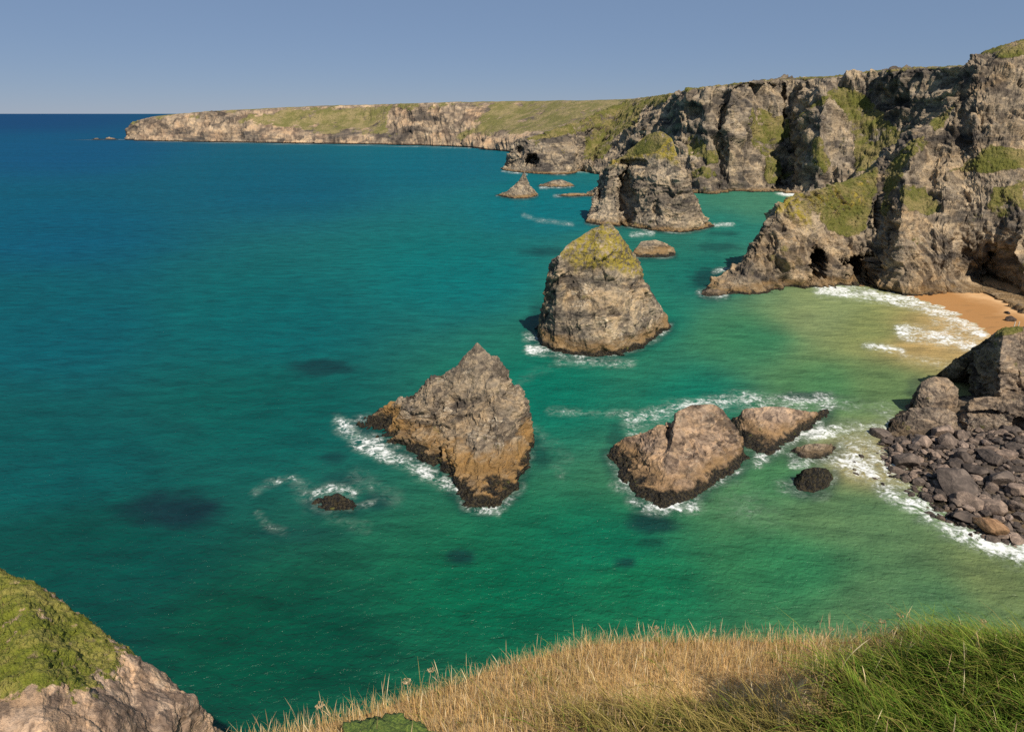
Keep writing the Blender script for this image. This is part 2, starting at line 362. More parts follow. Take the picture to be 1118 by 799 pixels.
land("high_cliff", C_, 1100, 420, M_cliff, 34, 9.0, "high rock cliff with grassy gullies behind the cove", "cliff",
     veg=[[(625,170),(650,140),(665,115),(690,107),(735,101),(728,112),(705,118),(690,140),(672,150),(660,172),(645,178)], [(750,150),(760,146),(772,160),(770,172),(752,172)], [(756,188),(775,180),(782,190),(775,196),(760,196)],
          [(770,165),(786,162),(786,178),(772,180)], [(815,140),(825,112),(845,125),(860,130),(866,145),(850,160),(838,172),(822,160)], [(833,172),(852,168),(858,196),(838,202)], [(868,130),(905,100),(925,92),(915,105),(885,120),(872,135)],
          [(888,155),(895,150),(905,170),(912,178),(900,190),(888,180)], [(905,95),(925,93),(950,110),(980,140),(1000,150),(985,175),(960,190),(935,185),(930,150),(918,120)], [(690,107),(750,98),(850,86.5),(1060,72),(1060,69),(690,100)], [(1000,140),(1050,110),(1060,150),(1000,160)]],
     soft=2.0, wob=7, vegsc=16, seed=3, keep=True, cush=2.2, gully=8.5, bed=(.75,.15,.55), vert=3.0, upveg=(.93, .985, 60),
     push=[(648,165,3,20,8), (705,150,3,18,10), (790,140,4,24,9), (856,118,2.5,24,10), (851,203,2.5,7,10)])

# the near headland on the right and the tall cliff it springs from
D = []
def col_d(base, m1, m2, m3, crest, back, bz=0.0):
    b = onz(*base, bz); c = [b + [0, -3, -4 - bz], b]
    for (px, py, dy) in (m1, m2, m3, crest): c.append(at(px, py, dy if dy > 150 else b[1] + dy))
    tp = c[-1]
    if back[0] == 'sea': c += [tp + np.array([4, back[1] * .45, -tp[2] * .35]), np.array([tp[0] + 8, tp[1] + back[1], -4.0])]
    elif back[0] == 'mid': c += [tp + np.array([20, 30, -tp[2] * .3]), tp + np.array([40, 80, -tp[2] - 4])]
    elif back[0] == 'mid2': c += [tp + np.array([40, 25, -2]), tp + np.array([200, 100, -8])]
    else: c += [tp + np.array([50, 22, back[1]]), tp + np.array([500, 120, back[1] + 4])]
    return c
for row in [((766,318.5),(768,317,2),(770,315,3),(772,312,4),(775,309,6),('sea',10)), ((785,321.5),(793,308,6),(800,298,10),(806,290,14),(808,283,18),('sea',16)), ((808,322),(814,303,6),(822,283,12),(830,262,18),(834,251,22),('sea',25)),
    ((830,319.5),(834,298,6),(838,272,12),(843,245,20),(846,227,26),('sea',32)), ((852,318),(856,295,5),(858,268,10),(860,240,18),(861,216,27),('sea',40)), ((878,316.5),(879,296,6),(880,265,13),(883,235,20),(890,208,27),('sea',45)),
    ((900,314),(902,298,4),(905,270,13),(908,240,22),(915,201,33),('sea',50)), ((930,313),(930,298,4),(932,272,11),(936,235,24),(945,189,40),('sea',60)), ((960,315),(960,296,4),(964,265,11),(968,225,24),(968,172,46),('sea',70)),
    ((985,318),(985,296,4),(984,262,8),(986,220,23),(995,145,54),('sea',80)), ((1010,319),(1012,295,4),(1010,262,10),(1012,215,28),(1022,124,64),('sea',80)), ((1035,318),(1033,295,3),(1032,265,6),(1034,205,26),(1043,104,66),('mid',80)), ((1056,318),(1052,295,247),(1050,255,246),(1052,195,262),(1056,73,312),('mid2',0)),
    ((1075,319),(1072,300,252),(1070,265,245),(1070,190,257),(1072,58,308),('land',2)), ((1095,328),(1095,305,247),(1095,260,241),(1093,195,252),(1095,50,304),('land',3)), ((1118,338),(1118,322,226),(1118,275,230),(1116,195,250),(1120,44,302),('land',3)), ((1165,348),(1165,338,4),(1165,290,236),(1165,195,256),(1170,38,304),('land',3)), ((1250,362),(1250,345,4),(1250,300,238),(1250,195,262),(1260,34,308),('land',3))]:
    D.append(col_d(*row, bz=0.0 if row[0][0] < 985 else 1.5))
FRONTF["near_headland"] = .75
land("near_headland", D, 1100, 620, M_near, 20, 5.2, "tall rugged cliff and lower headland with two caves above the sandy beach", "headland",
     veg=[[(870,222),(895,206),(930,192),(960,178),(958,215),(945,250),(925,262),(900,250),(895,235),(875,232)], [(985,205),(1010,205),(1030,225),(1015,238),(1000,232),(990,240),(985,225)], [(1030,188),(1060,170),(1080,160),(1118,162),(1135,175),(1118,186),(1080,188),(1050,190)],
          [(1066,62),(1075,54),(1090,45),(1118,38),(1250,25),(1250,58),(1118,62),(1085,63)], [(965,185),(985,160),(1010,145),(1015,155),(985,185),(975,215),(968,240),(960,230)], [(1015,135),(1045,110),(1040,125),(1020,150)], [(1075,225),(1090,205),(1118,200),(1118,225),(1090,245)]],
     lich=[[(845,230),(858,212),(880,208),(878,225),(890,250),(868,240),(855,232)], [(880,215),(950,190),(950,230),(900,240)]],
     soft=4, wob=9, vegsc=10, seed=4, keep=True, cush=1.1, gully=2.6, bed=(.8,-.1,.6), vert=1.8, upveg=(.90, .98, 70),
     push=[(893,290,10,19,30), (939,294,19,17,28), (955,300,8,10,18), (1088,300,15,24,12), (958,235,3,22,7), (975,265,5,16,7)])

# ------------------------------------------------------------------ beach and rocky shore
def sheet(name, xs, ys, zf, mat, label, cat, extra=None, kind="structure"):
    G = np.stack(np.meshgrid(xs, ys, indexing='ij'), -1); z = zf(G[..., 0], G[..., 1])
    P = np.concatenate([G, z[..., None]], -1)
    me = raw_mesh(name, P, grid_faces(len(xs), len(ys)), True, {"veg": np.zeros(z.shape), "lichen": np.zeros(z.shape), "tint": np.full(z.shape, .5), **(extra(P) if extra else {})})
    return tag(link(name, me, mat), label, cat, None, kind)
SHL = np.array([onz(*p)[:2] for p in [(890,309),(930,311),(968,318),(990,325),(1010,331),(1035,341),(1060,354),(1080,370),(1100,395),(1130,440)]])
def beach_z(x, y):
    d = polydist(x, y, SHL, False)
    poly = np.vstack([SHL, [[200, SHL[-1][1]]], [[320, 120]], [[320, 275]], [[160, 262]], [[118, 253]]])
    s = np.where(inpoly(x, y, poly), d, -d)
    P = np.stack([x, y, 0 * x], -1)
    return np.clip(s * .055, -2.5, 4.5) + fbm(P / 9, 3) * .10
t = NT("beach_sand"); pos = t.n("ShaderNodeNewGeometry").outputs['Position']; z = t.n("ShaderNodeSeparateXYZ"); t.put(z.inputs[0], pos); z = z.outputs[2]
sc_ = t.mix(t.mr(t.noise(pos, .15, 5, .6), .35, .7), (.56,.33,.15), (.60,.38,.19))
wet = t.mr(t.math('ADD', z, t.math('MULTIPLY', t.math('SUBTRACT', t.noise(pos, .08, 3), .5), .8)), 1.25, .7)
sc_ = t.mix(wet, sc_, (.40,.205,.075))
sc_ = t.mix(t.mr(t.noise(t.mapping(pos, rot=(0,0,.6), scale=(.3,1,1)), .45, 6, .7), .54, .70, 0, .5), sc_, (.20,.12,.055))
b = t.n("ShaderNodeBump"); b.inputs['Strength'].default_value = .4; t.put(b.inputs['Height'], t.noise(pos, 1.2, 5, .6))
p = t.n("ShaderNodeBsdfPrincipled"); t.put(p.inputs['Base Color'], sc_); t.put(p.inputs['Roughness'], t.mr(wet, 0, 1, .9, .45)); p.inputs['Specular IOR Level'].default_value = .3; t.put(p.inputs['Normal'], b.outputs[0]); t.put(t.out.inputs[0], p.outputs[0])
sheet("beach", np.arange(90, 300, 1.0), np.arange(120, 330, 1.0), beach_z, t.m, "crescent of wet orange sand at the foot of the cliff", "beach")
SHW = np.array([onz(*p)[:2] for p in [(985,440),(958,470),(958,498),(985,522),(1010,546),(1050,578),(1118,602),(1200,640)]])
def shore_z(x, y):
    poly = np.vstack([SHW, [[200, SHW[-1][1]]], [[200, SHW[0][1] + 6]], [[SHW[0][0] + 10, SHW[0][1] + 6]]])
    d = polydist(x, y, poly); s = np.where(inpoly(x, y, poly), d, -d)
    P = np.stack([x, y, 0 * x], -1)
    return np.clip(s * .16, -3, 5.0) - .5 + ridged(P / 7, 4) * .7 + fbm(P / 1.7, 3) * .35
sheet("rocky_shore", np.arange(60, 175, .4), np.arange(50, 165, .4), shore_z, M_shore, "dark bedrock under the boulder pile", "shore")

# ------------------------------------------------------------------ sea stacks and wave-washed rocks
WATERLINES = []
def ridge(name, cols, nu, nv, mat, size, amp, label, cat, back=12.0, mids=2, bulge=.35, group=None, **kw):
    """cols: (waterline px,py), (crest px,py, metres behind the waterline) or with (px,py,dY) points between them"""
    out = []; WATERLINES.append(([r[0] for r in cols], mat))
    for row in cols:
        b = onz(*row[0]); c = [b + [0, -1.5, -3.0], b]
        pts = [at(q[0], q[1], b[1] + q[2]) for q in row[1:]]
        if len(pts) == 1:
            tp = pts[0]
            for k in range(1, mids + 1):
                u = k / (mids + 1.0); q = b + (tp - b) * u; q[2] = b[2] + (tp[2] - b[2]) * (u + bulge * u * (1 - u)); c.append(q)
        c += pts; tp = c[-1]; bk = back * (.25 + .75 * min(1, max(tp[2], 0) / 10.0))
        c += [tp + np.array([0, bk * .4, -tp[2] * .45]), np.array([tp[0], tp[1] + bk, -3.0])]
        out.append(c)
    return land(name, out, nu, nv, mat, size, amp, label, cat, kind=None, group=group, vt=.45, ut=.35, taper=.8, **kw)

FRONTF["sea_stack"] = .7
ridge("sea_stack", [((583,366),(584,364,1),(585,362,2),(586,359,3)), ((585,371),(588,355,1),(592,340,2),(597,318,3)), ((590,376),(594,350,2),(599,320,4),(602,290,6)), ((603,384),(606,350,2),(610,312,5),(611,278,8)), ((618,386),(619,350,4),(620,310,9),(622,266,13)), ((634,388),(634,352,3),(636,312,9),(645,251,15)), ((650,390),(649,355,4),(651,310,10),(658,244.5,15)), ((662,389),(662,352,3),(662,310,9),(664,242,15)), ((674,388),(674,352,4.5),(672,310,10),(671,249,15)),
    ((686,384),(686,350,3),(684,315,8),(679,260,14)), ((698,380),(698,350,4),(695,320,8),(688,272,13)), ((706,376),(706,350,2.5),(704,325,6),(697,288,12)), ((714,371),(714,350,2),(712,330,5),(700,298,11)), ((727,362),(727,353,2),(725,343,4),(716,330,8)), ((732,356),(731,353,1),(730,350,2),(729,347,4))],
    420, 330, M_stack, 10, 2.1, "tall pointed sea stack with yellow lichen on its peak, standing in open water", "sea stack", back=16, bed=(-.55,.1,.8), vert=1.2, seed=11, strata=1.0, blocks=.95, gully=.8, slant=.5,
    lich=[[(612,275),(640,252),(662,238),(675,250),(690,275),(702,300),(690,300),(660,290),(630,295)]])
ridge("ridge_stack", [((392,463),(393,462,.5),(394,461,1),(396,460,1.5)), ((412,478),(415,470,3),(420,462,6),(424,448,10)), ((440,492),(442,475,3),(445,455,7),(447,430,11)), ((468,506),(470,482,4),(470,448,9),(471,411,14)), ((480,513),(480,488,5),(478,452,10),(484,409,16)), ((492,524),(490,492,6),(488,450,13),(499,400,19)), ((500,542),(500,506,7),(497,455,17),(505,391,26)),
    ((508,552),(508,512,9),(509,460,19),(514,382,29)), ((524,556),(522,512,8),(518,455,20),(521,374,30)), ((536,555),(534,512,9),(530,452,19),(528,381,29)), ((548,549),(546,510,7),(541,455,16),(536,388,26)), ((557,541),(554,505,7),(549,455,15),(543,389,23)), ((565,530),(562,500,5),(556,460,12),(550,398,20)),
    ((571,519),(568,494,5),(563,462,10),(556,403,16)), ((575,510),(572,490,3.5),(567,465,8),(556,414,13)), ((579,500),(576,486,3),(572,468,6),(566,421,10)), ((580,495),(578,484,2.4),(575,466,5),(573,438,8)), ((581,492),(580,483,2),(578,470,4),(573,444,7)), ((583,484),(582,482,.5),(582,480,1),(581,476,2))],
    420, 330, M_ridge, 8, 1.9, "leaning ridge shaped sea stack, brown above a black waterline, nearest in open water", "sea stack", back=11, bed=(-.6,.2,.8), vert=1.0, seed=12, strata=3.0, gully=1.1, slant=-.75)
ridge("arched_stack", [((640,243),(641,241,1),(642,239,2),(643,236,3)), ((646,245),(648,235,8),(652,222,14),(657,192,24)), ((655,246.5),(656,234,8),(660,210,16),(664,183,24)), ((666,247),(668,232,8),(670,205,16),(676,173,26)), ((682,248),(684,230,6),(686,200,14),(692,160,28)), ((698,250),(700,232,6),(702,200,12),(706,147,30)),
    ((712,252),(714,232,6),(716,200,12),(720,143,30)), ((728,253.5),(730,238,6),(732,208,12),(733,151,26)), ((744,254),(746,238,5),(745,215,9),(742,178,20)), ((758,253),(760,240,4),(760,225,7),(756,204,14)), ((770,250),(770,244,3),(769,238,5),(766,230,8)), ((778,247.5),(777,247,1),(777,246,1.5),(776,245,2))],
    420, 300, M_cliff, 15, 3.2, "broad sea stack with ochre grassy top and deep shadowed clefts before the cliff", "sea stack", back=34, bed=(-.15,.1,1), vert=1.3, seed=13,
    lich=[[(662,182),(690,155),(718,138),(738,150),(742,180),(722,172),(700,172),(680,178)]], veg=[[(664,181),(690,158),(716,144),(730,152),(715,166),(695,170)]], soft=2, wob=3, vegsc=9,
    push=[(684,218,11,32,13), (716,232,5,12,4), (656,197,8,20,12), (690,178,18,4.5,6)])
ridge("low_rock", [((686,280),(688,279,1),(690,278,2)), ((694,281),(696,270,4),(700,264,7)), ((712,281.5),(713,270,4),(715,262,7)), ((728,281),(728,272,4),(726,265,6)), ((737,279.5),(737,276,2),(736,271,3))],
    160, 90, M_stack, 7, 1.1, "low flat topped rock just right of the lichen topped stack", "rock", back=7, seed=14)
ridge("cone_stack", [((542,213.5),(543,213,1),(545,212,2)), ((550,215.5),(552,210,6),(557,207,9)), ((562,217),(564,203,8),(567,196,12)), ((572,217),(572,200,8),(572.5,187,12)), ((580,216),(580,208,7),(579,203,10)), ((587,214),(587,212,2),(586,210,3))],
    180, 110, M_cliff, 9, 1.3, "small sharp cone of pale rock far out beside the broad stack", "sea stack", back=14, seed=15)
ridge("wave_rock", [((664,497),(665,495,.4),(666,493,.8),(668,490,1.2)), ((672,512),(674,503,2),(678,494,4),(684,479,7)), ((686,532),(690,518,3),(696,502,7),(704,469,13)), ((702,549),(704,533,3),(710,508,8),(722,464,17)), ((714,554),(716,537,3),(722,506,9),(733,465,19)), ((722,556),(724,540,3),(730,500,10),(738,451,19)), ((748,549),(750,530,3),(752,490,11),(756,442,18)),
    ((768,538),(769,522,3),(770,485,9),(777,441,16)), ((788,524),(788,510,2.5),(788,482,7),(790,448,13)), ((806,512),(805,500,2),(803,485,4),(804,468,7)), ((815,500),(814,495,1),(813,488,2),(811,482,3.5))],
    360, 240, M_low, 6, 1.15, "large flat pinkish brown rock with black weed skirt, awash in foam", "rock", back=6, bed=(.35,-.3,1), vert=.8, seed=16, push=[(731,470,4,9,2.0)])
ridge("wave_rock", [((797,466),(798,464,.5),(799,462,1),(800,459,1.5)), ((808,485),(810,478,2),(812,468,4),(815,447,8)), ((828,498),(830,488,2.5),(832,472,6),(838,444,12)), ((842,496),(844,485,2.5),(848,468,6),(856,444,11)), ((862,483),(864,475,2),(868,463,4),(874,448,7)), ((885,468),(886,464,1),(888,458,2),(890,449,4)), ((906,452),(905,450,.6),(905,449,.9),(904,447,1.2))],
    260, 170, M_low, 5, .8, "smaller domed brown rock right beside the large flat one", "rock", back=5, bed=(.3,-.2,1), vert=.8, seed=17)
ridge("wave_rock", [((862,494),(864,492,.4),(866,490,.8)), ((874,500),(876,494,1.2),(880,485,2)), ((892,502),(892,494,1.2),(893,484,2.2)), ((906,497),(906,491,1),(906,485,1.6)), ((914,490),(913,489,.4),(912,487,.7))],
    110, 80, M_shore, 3, .6, "low ragged brown rock ringed by foam near the boulder shore", "rock", back=2, seed=18)
ridge("wave_rock", [((866,527),(867,525,.4),(868,522,.8)), ((873,535),(874,526,1),(877,512,2.2)), ((888,538),(888,527,1),(890,510,2.4)), ((902,533),(902,523,1),(902,511,2)), ((910,523),(909,520,.5),(909,517,.8))],
    110, 80, M_weed, 3, .6, "dark rounded rock alone below the ragged brown one", "rock", back=2.5, seed=19)
ridge("wave_rock", [((342,549),(344,547,.4),(346,545,.8)), ((350,555),(353,549,1),(357,542,2)), ((366,557),(367,548,1),(368,538,2.2)), ((380,556),(380,550,1),(379,544,1.8)), ((390,552),(389,551,.4),(388,548,.7))],
    110, 80, M_weed, 3, .7, "lone black weedy rock barely above water, left of the ridge stack", "rock", back=2, seed=20)
for cols, lb in [([((588,203.5),(589,203,1),(590,202,2)), ((600,204.5),(602,199,4),(604,197,6)), ((614,204.5),(613,198,4),(612,196,6)), ((627,203.5),(626,202,1.5),(625,201,2.5))], "low dark rock with surf along its foot, right of the small cone"),
                 ([((608,214),(609,213.5,.5),(610,213,1)), ((620,215),(621,213,2),(622,211,3)), ((638,214.5),(638,212,2),(637,211,3)), ((648,213.5),(647,213,.5),(646,213,1))], "thin dark reef just breaking the surface left of the broad stack"),
                 ([((638,213.5),(640,212,1),(641,210,2)), ((648,215),(649,209,3),(650,206.5,4)), ((660,214.5),(660,209,3),(660,206,4)), ((668,213),(667,212,1),(666,210,2))], "tan rock close against the left side of the broad stack"),
                 ([((590,188.5),(591,188,1),(592,188,2)), ((602,190.8),(602,188.5,4),(603,187,6)), ((618,190.8),(618,189,4),(617,187,6)), ((628,189.5),(627,189,1),(626,188.5,2))], "flat reddish ledge at the foot of the caved headland")]:
    ridge("reef_rock", cols, 110, 60, M_cliff, 6, 1.0, lb, "rock", back=6, seed=random.random() * 50)
ridge("reef_rock", [((764,321),(765,320,.5),(766,319,1)), ((770,323.5),(772,320,1.5),(774,316,3)), ((782,324),(783,320,1.5),(784,316,3)), ((794,322),(793,320,.8),(792,318,1.5))], 110, 60, M_shore, 4, .8, "black reef off the tip of the near headland", "rock", back=4, seed=31)
ridge("reef_rock", [((776,312),(778,310,.5),(780,309,1)), ((782,312),(784,305,2),(787,300,3.5)), ((794,311),(796,302,2),(798,294,4)), ((802,309),(802,300,2),(803,292,3))], 110, 60, M_shore, 4, .8, "brown reef behind the tip of the near headland", "rock", back=4, seed=32)
for a, b_, h_, lb in [(100, 112, 2.0, "tiny islet farthest out beyond the far headland"), (113, 128, 3.2, "jagged islet off the tip of the far headland")]:
    ridge("islet", [((a, 152.6),(a, 152.5, 2)), ((a + (b_ - a) * .35, 152.9),(a + (b_ - a) * .4, 153 - h_, 12)), ((a + (b_ - a) * .7, 152.9),(a + (b_ - a) * .7, 153 - h_ * .6, 12)), ((b_, 152.7),(b_, 152.5, 2))], 70, 40, M_far, 14, 3, lb, "islet", back=25, seed=a)

# ------------------------------------------------------------------ the sea
REEFS_SHADE = [(190,557,54,20,1), (352,402,40,9,.75), (203,468,22,6,.35), (366,500,14,7,.6), (372,522,26,8,.5), (502,607,16,9,.8), (682,614,11,6,.8), (712,572,30,14,.85),
         (595,275,28,5,.6), (880,433,34,6,.8), (775,305,22,14,.75), (785,270,26,5,.55), (330,582,50,10,.4), (410,548,22,10,.7), (790,255,20,3,.5), (590,352,16,22,.6), (588,500,14,16,.55), (712,590,18,8,.4), (1000,425,12,14,.5), (672,480,10,16,.5)]  # sunken reefs, plus stack shade and reflection painted dark on the water
SEA_COL = [(20,130,12,58,98),(50,165,6,70,104),(50,250,0,75,98),(300,200,3,78,98),(480,180,4,88,104),(600,225,0,96,104),(830,228,60,116,92),(800,245,28,106,94),
           (50,350,0,78,88),(300,350,0,86,88),(500,300,0,97,97),(760,300,16,98,86),(820,370,48,110,76),(900,345,120,134,90),(950,360,118,128,78),(1010,372,168,142,92),
           (50,500,3,74,74),(300,450,3,80,74),(100,600,3,64,57),(600,430,3,100,82),(650,600,8,94,68),(850,620,42,106,68),(1000,650,70,106,70),(1090,625,98,112,70),
           (930,560,80,112,74),(300,700,3,66,48),(950,505,138,128,88),(760,430,12,102,82),(900,420,66,112,72),(700,640,14,96,64),(560,650,4,86,60),(850,520,60,110,72),(20,700,3,62,54),(1060,360,180,150,100),(960,420,88,114,72),(700,350,14,104,86)]  # water colours by depth; the left also carries lens darkening painted in
def seg(pts, r, d): return [((pts[i], pts[i + 1]), r, d) for i in range(len(pts) - 1)]
FOAM_L = (seg([(372,462),(392,482),(420,496),(455,512),(500,532)], 7, .95) + seg([(505,552),(545,560),(572,530)], 4, .65) + seg([(366,466),(400,456)], 5, .6)
  + seg([(575,368),(600,372)], 4, .9) + seg([(578,382),(612,386)], 4, 1.0) + seg([(610,394),(690,396)], 5, .62)
  + seg([(342,540),(362,533),(388,538)], 5, .85) + seg([(345,552),(360,558)], 4, .6) + seg([(396,552),(406,548)], 3, .9) + seg([(278,538),(290,528),(318,522),(335,528)], 4, .6) + seg([(282,560),(292,574),(310,580)], 4, .55) + seg([(325,530),(340,545)], 9, .55) + seg([(390,520),(430,545)], 9, .42) + seg([(360,565),(400,575)], 6, .42)
  + seg([(690,466),(720,452),(760,444),(800,438),(850,440),(905,440)], 8, .85) + seg([(600,450),(690,452)], 4, .6) + seg([(690,548),(720,556),(760,552)], 6, .9) + seg([(770,530),(840,560)], 18, .38)
  + seg([(676,530),(700,545)], 7, .7) + seg([(830,500),(860,478),(910,470)], 7, .95) + seg([(868,505),(915,500)], 5, .95) + seg([(850,530),(900,540)], 6, .6) + seg([(910,470),(960,470)], 11, .7) + seg([(920,440),(985,452)], 9, .5)
  + seg([(922,498),(960,525),(1000,552),(1050,582),(1118,606)], 10, .95) + seg([(905,500),(940,480),(975,462)], 10, .75) + seg([(960,500),(1010,540)], 14, .8)
  + seg([(895,316),(950,321),(1000,331),(1040,344),(1072,366)], 6, 1.1) + seg([(985,362),(1020,368),(1060,376)], 7, 1.0) + seg([(945,378),(985,384)], 3.5, .95) + seg([(985,390),(1040,400)], 5, .55) + seg([(1030,350),(1060,372)], 12, .75)
  + seg([(690,256),(712,255)], 2.5, .9) + seg([(780,246),(800,245)], 1.8, 1.0) + seg([(850,212),(885,214)], 1.8, 1.2) + seg([(572,235),(585,240),(625,245)], 2.2, .62) + seg([(590,205),(625,203)], 1.4, 1) + seg([(605,214),(660,213)], 1.3, .7) + seg([(630,187),(650,188)], 1.2, 1)
  + seg([(765,320),(790,323)], 4, .8) + seg([(780,297),(795,293)], 2.5, .8) + seg([(130,152),(150,154)], .7, 1) + seg([(548,187),(575,190)], 1, .9) + seg([(640,244),(665,247)], 1.5, .6)
  + seg([(160,154.6),(330,157.4),(520,162)], .55, .75) + seg([(560,420),(600,400)], 6, .3) + seg([(580,470),(620,500)], 8, .36) + seg([(605,510),(615,520)], 5, .4))
def axis(lo, hi, step, far, g=1.09):
    a = list(np.arange(lo, hi + .01, step)); s = step; x = hi
    while x < far: s *= g; x += s; a.append(x)
    s = step; x = lo; b = []
    while x > -far: s *= g; x -= s; b.append(x)
    return np.array(b[::-1] + a)
sx = axis(-110, 130, 1.0, 70000); sy = axis(55, 300, 1.0, 70000, 1.05); sy = sy[sy > -800]
SXY = np.stack(np.meshgrid(sx, sy, indexing='ij'), -1); SP3 = np.concatenate([SXY, np.zeros(SXY.shape[:2] + (1,))], -1)
ppx, ppy = proj(SP3); front = SXY[..., 1] > 30
ppx = np.clip(np.where(front, ppx, 300), -400, 1500); ppy = np.clip(np.where(front, ppy, 850), 124, 850)
cc = np.array(SEA_COL, float); lin = lambda c: np.where(c <= .04045, c / 12.92, ((c + .055) / 1.055) ** 2.4)
clin = lin(cc[:, 2:] / 255)
wsum = 0; csum = 0
jx = ppx + fbm(SP3 / 26, 3) * 14; jy = ppy + fbm(SP3 / 26 + 50, 3) * 7
for (x, y), c in zip(cc[:, :2], clin):
    ys = 1.0 + 3.0 * np.exp(-(y - 124) / 60.0)
    w = 1.0 / (((jx - x) ** 2 + ((jy - y) * 1.9 * ys) ** 2) + 900.0) ** 1.9
    wsum = wsum + w; csum = csum + w[..., None] * c
scol = csum / wsum[..., None]
reef = np.zeros(ppx.shape)  # mask for sunken rock and the painted stack shade
wob = 1.3 * fbm(SP3 / 6.5, 5, .72)
for x, y, rx, ry, d in REEFS_SHADE:
    q = np.sqrt(((ppx - x) / rx) ** 2 + ((ppy - y) / ry) ** 2) + wob * .55
    reef = np.maximum(reef, d * sstep(1.35, .5, q))
for pts, _ in WATERLINES:                     # rock going down under the surface
    near = max(p[1] for p in pts); r = 6.5 * sstep(150, 520, near) + .8
    reef = np.maximum(reef, .62 * sstep(2.3, .2, polydist(ppx, ppy, pts, False) / r + wob * .8))
scol = scol * (1 - reef[..., None] * .93) + reef[..., None] * .93 * np.array([.004, .022, .028])
foam = np.zeros(ppx.shape)
wf = fbm(SP3 / 9 + 11, 3, .6)
for pts, _ in WATERLINES:                     # surf along the waterline of each rock, stronger here and weaker there
    near = max(p[1] for p in pts); r = 4.2 * sstep(150, 520, near) + .5
    foam = np.maximum(foam, (.58 + .75 * wf).clip(0, 1) * sstep(2.4, .1, polydist(ppx, ppy, pts, False) / r + wob * .7))
for (a, b), r, d in FOAM_L:
    foam = np.maximum(foam, d * sstep(2.6, .15, polydist(ppx, ppy, [a, b], False) / r + wob * .9))
foam = foam * np.clip(.88 + .75 * fbm(SP3 / 7.5 + 31, 4, .6), .3, 1.25)
foam = np.maximum(foam, .42 * sstep(.25, .6, fbm(SP3 / 16 + 71, 4, .6)) * sstep(620, 690, ppx) * sstep(420, 450, ppy) * sstep(600, 540, ppy))
SP3[..., 2] += foam ** 1.5 * np.clip(.16 + .5 * fbm(SP3 / 2.6 + 17, 3), 0, .5)          # broken water stands a little proud
sea_me = raw_mesh("sea", SP3, grid_faces(len(sx), len(sy)), True,
                  {"water": np.concatenate([scol, np.ones(scol.shape[:2] + (1,))], -1), "foam": foam})
t = NT("sea_water"); pos = t.n("ShaderNodeNewGeometry").outputs['Position']
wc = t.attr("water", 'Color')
wc = t.mix(t.mr(t.noise(t.mapping(pos, rot=(0,0,.35), scale=(.35,1,1)), .02, 5, .65), .35, .68, .0, .30), wc, t.mix(.5, wc, (0, .03, .035)))
wc = t.mix(1.0, wc, t.ramp(t.noise(t.mapping(pos, rot=(0,0,.3), scale=(.4,1,1)), .28, 6, .7, .4), [(.34, (.72,.74,.76)), (.5, (1,1,1)), (.66, (1.30,1.24,1.20))]), 'MULTIPLY')  # light and dark of sky reflected in ripples, painted into the colour
fv = t.mapping(t.mix(.55, pos, t.mix(1, pos, t.noise(pos, .22, 3, .5, 0, True), 'ADD')), scale=(1, 1, 1))
n_a = t.noise(pos, .55, 6, .68, .8); n_b = t.vor(t.mix(1.0, pos, t.noise(pos, .5, 4, .6, 0, True), 'ADD'), .55, 'DISTANCE_TO_EDGE')
lace = t.math('ADD', t.math('MULTIPLY', n_a, .75), t.math('MULTIPLY', t.mr(n_b, .22, .0), .34))
fa = t.attr("foam")
n_r = t.math('SUBTRACT', 1.0, t.math('MULTIPLY', t.math('ABSOLUTE', t.math('SUBTRACT', t.noise(pos, .42, 5, .6, 1.0), .5)), 7.0), clamp=True)
n_c = t.noise(pos, 1.6, 5, .7)
lace = t.math('ADD', t.math('MULTIPLY', n_r, .46), t.math('ADD', t.math('MULTIPLY', t.math('SUBTRACT', n_a, .5), 1.0), t.math('MULTIPLY', t.math('SUBTRACT', n_c, .5), .9)))
ff = t.math('MULTIPLY', t.mr(t.math('ADD', lace, t.math('MULTIPLY', fa, .86)), .80, 1.42), t.mr(fa, .03, .3))
thin = t.math('MULTIPLY', t.mr(fa, .1, 1.0, 0, .42), t.mr(n_a, .35, .6))
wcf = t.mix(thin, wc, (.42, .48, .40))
hgt = t.math('ADD', t.math('MULTIPLY', t.noise(t.mapping(pos, rot=(0,0,.2), scale=(.7,1,1)), 1.1, 4, .65, .5), .42), t.math('ADD', t.math('MULTIPLY', t.noise(t.mapping(pos, rot=(0,0,.5), scale=(.45,1,1)), .35, 5, .6), .55), t.math('MULTIPLY', t.noise(t.mapping(pos, rot=(0,0,-.3), scale=(.6,1,1)), .07, 4, .55), 1.4)))
bp = t.n("ShaderNodeBump"); bp.inputs['Strength'].default_value = 1.0; bp.inputs['Distance'].default_value = 1.0; t.put(bp.inputs['Height'], hgt)
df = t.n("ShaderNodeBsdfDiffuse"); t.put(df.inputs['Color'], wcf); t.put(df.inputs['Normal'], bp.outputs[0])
gl = t.n("ShaderNodeBsdfGlossy"); gl.inputs['Roughness'].default_value = .24; gl.inputs['Color'].default_value = (1,1,1,1); t.put(gl.inputs['Normal'], bp.outputs[0])
fr = t.n("ShaderNodeFresnel"); fr.inputs['IOR'].default_value = 1.33; t.put(fr.inputs['Normal'], bp.outputs[0])
ms = t.n("ShaderNodeMixShader"); t.put(ms.inputs[0], t.math('MINIMUM', t.math('MULTIPLY', fr.outputs[0], .5), .05)); t.put(ms.inputs[1], df.outputs[0]); t.put(ms.inputs[2], gl.outputs[0])
fd = t.n("ShaderNodeBsdfDiffuse"); t.put(fd.inputs['Color'], t.mix(t.mr(n_a, .3, .7), (.62,.64,.62), (.86,.87,.86))); 
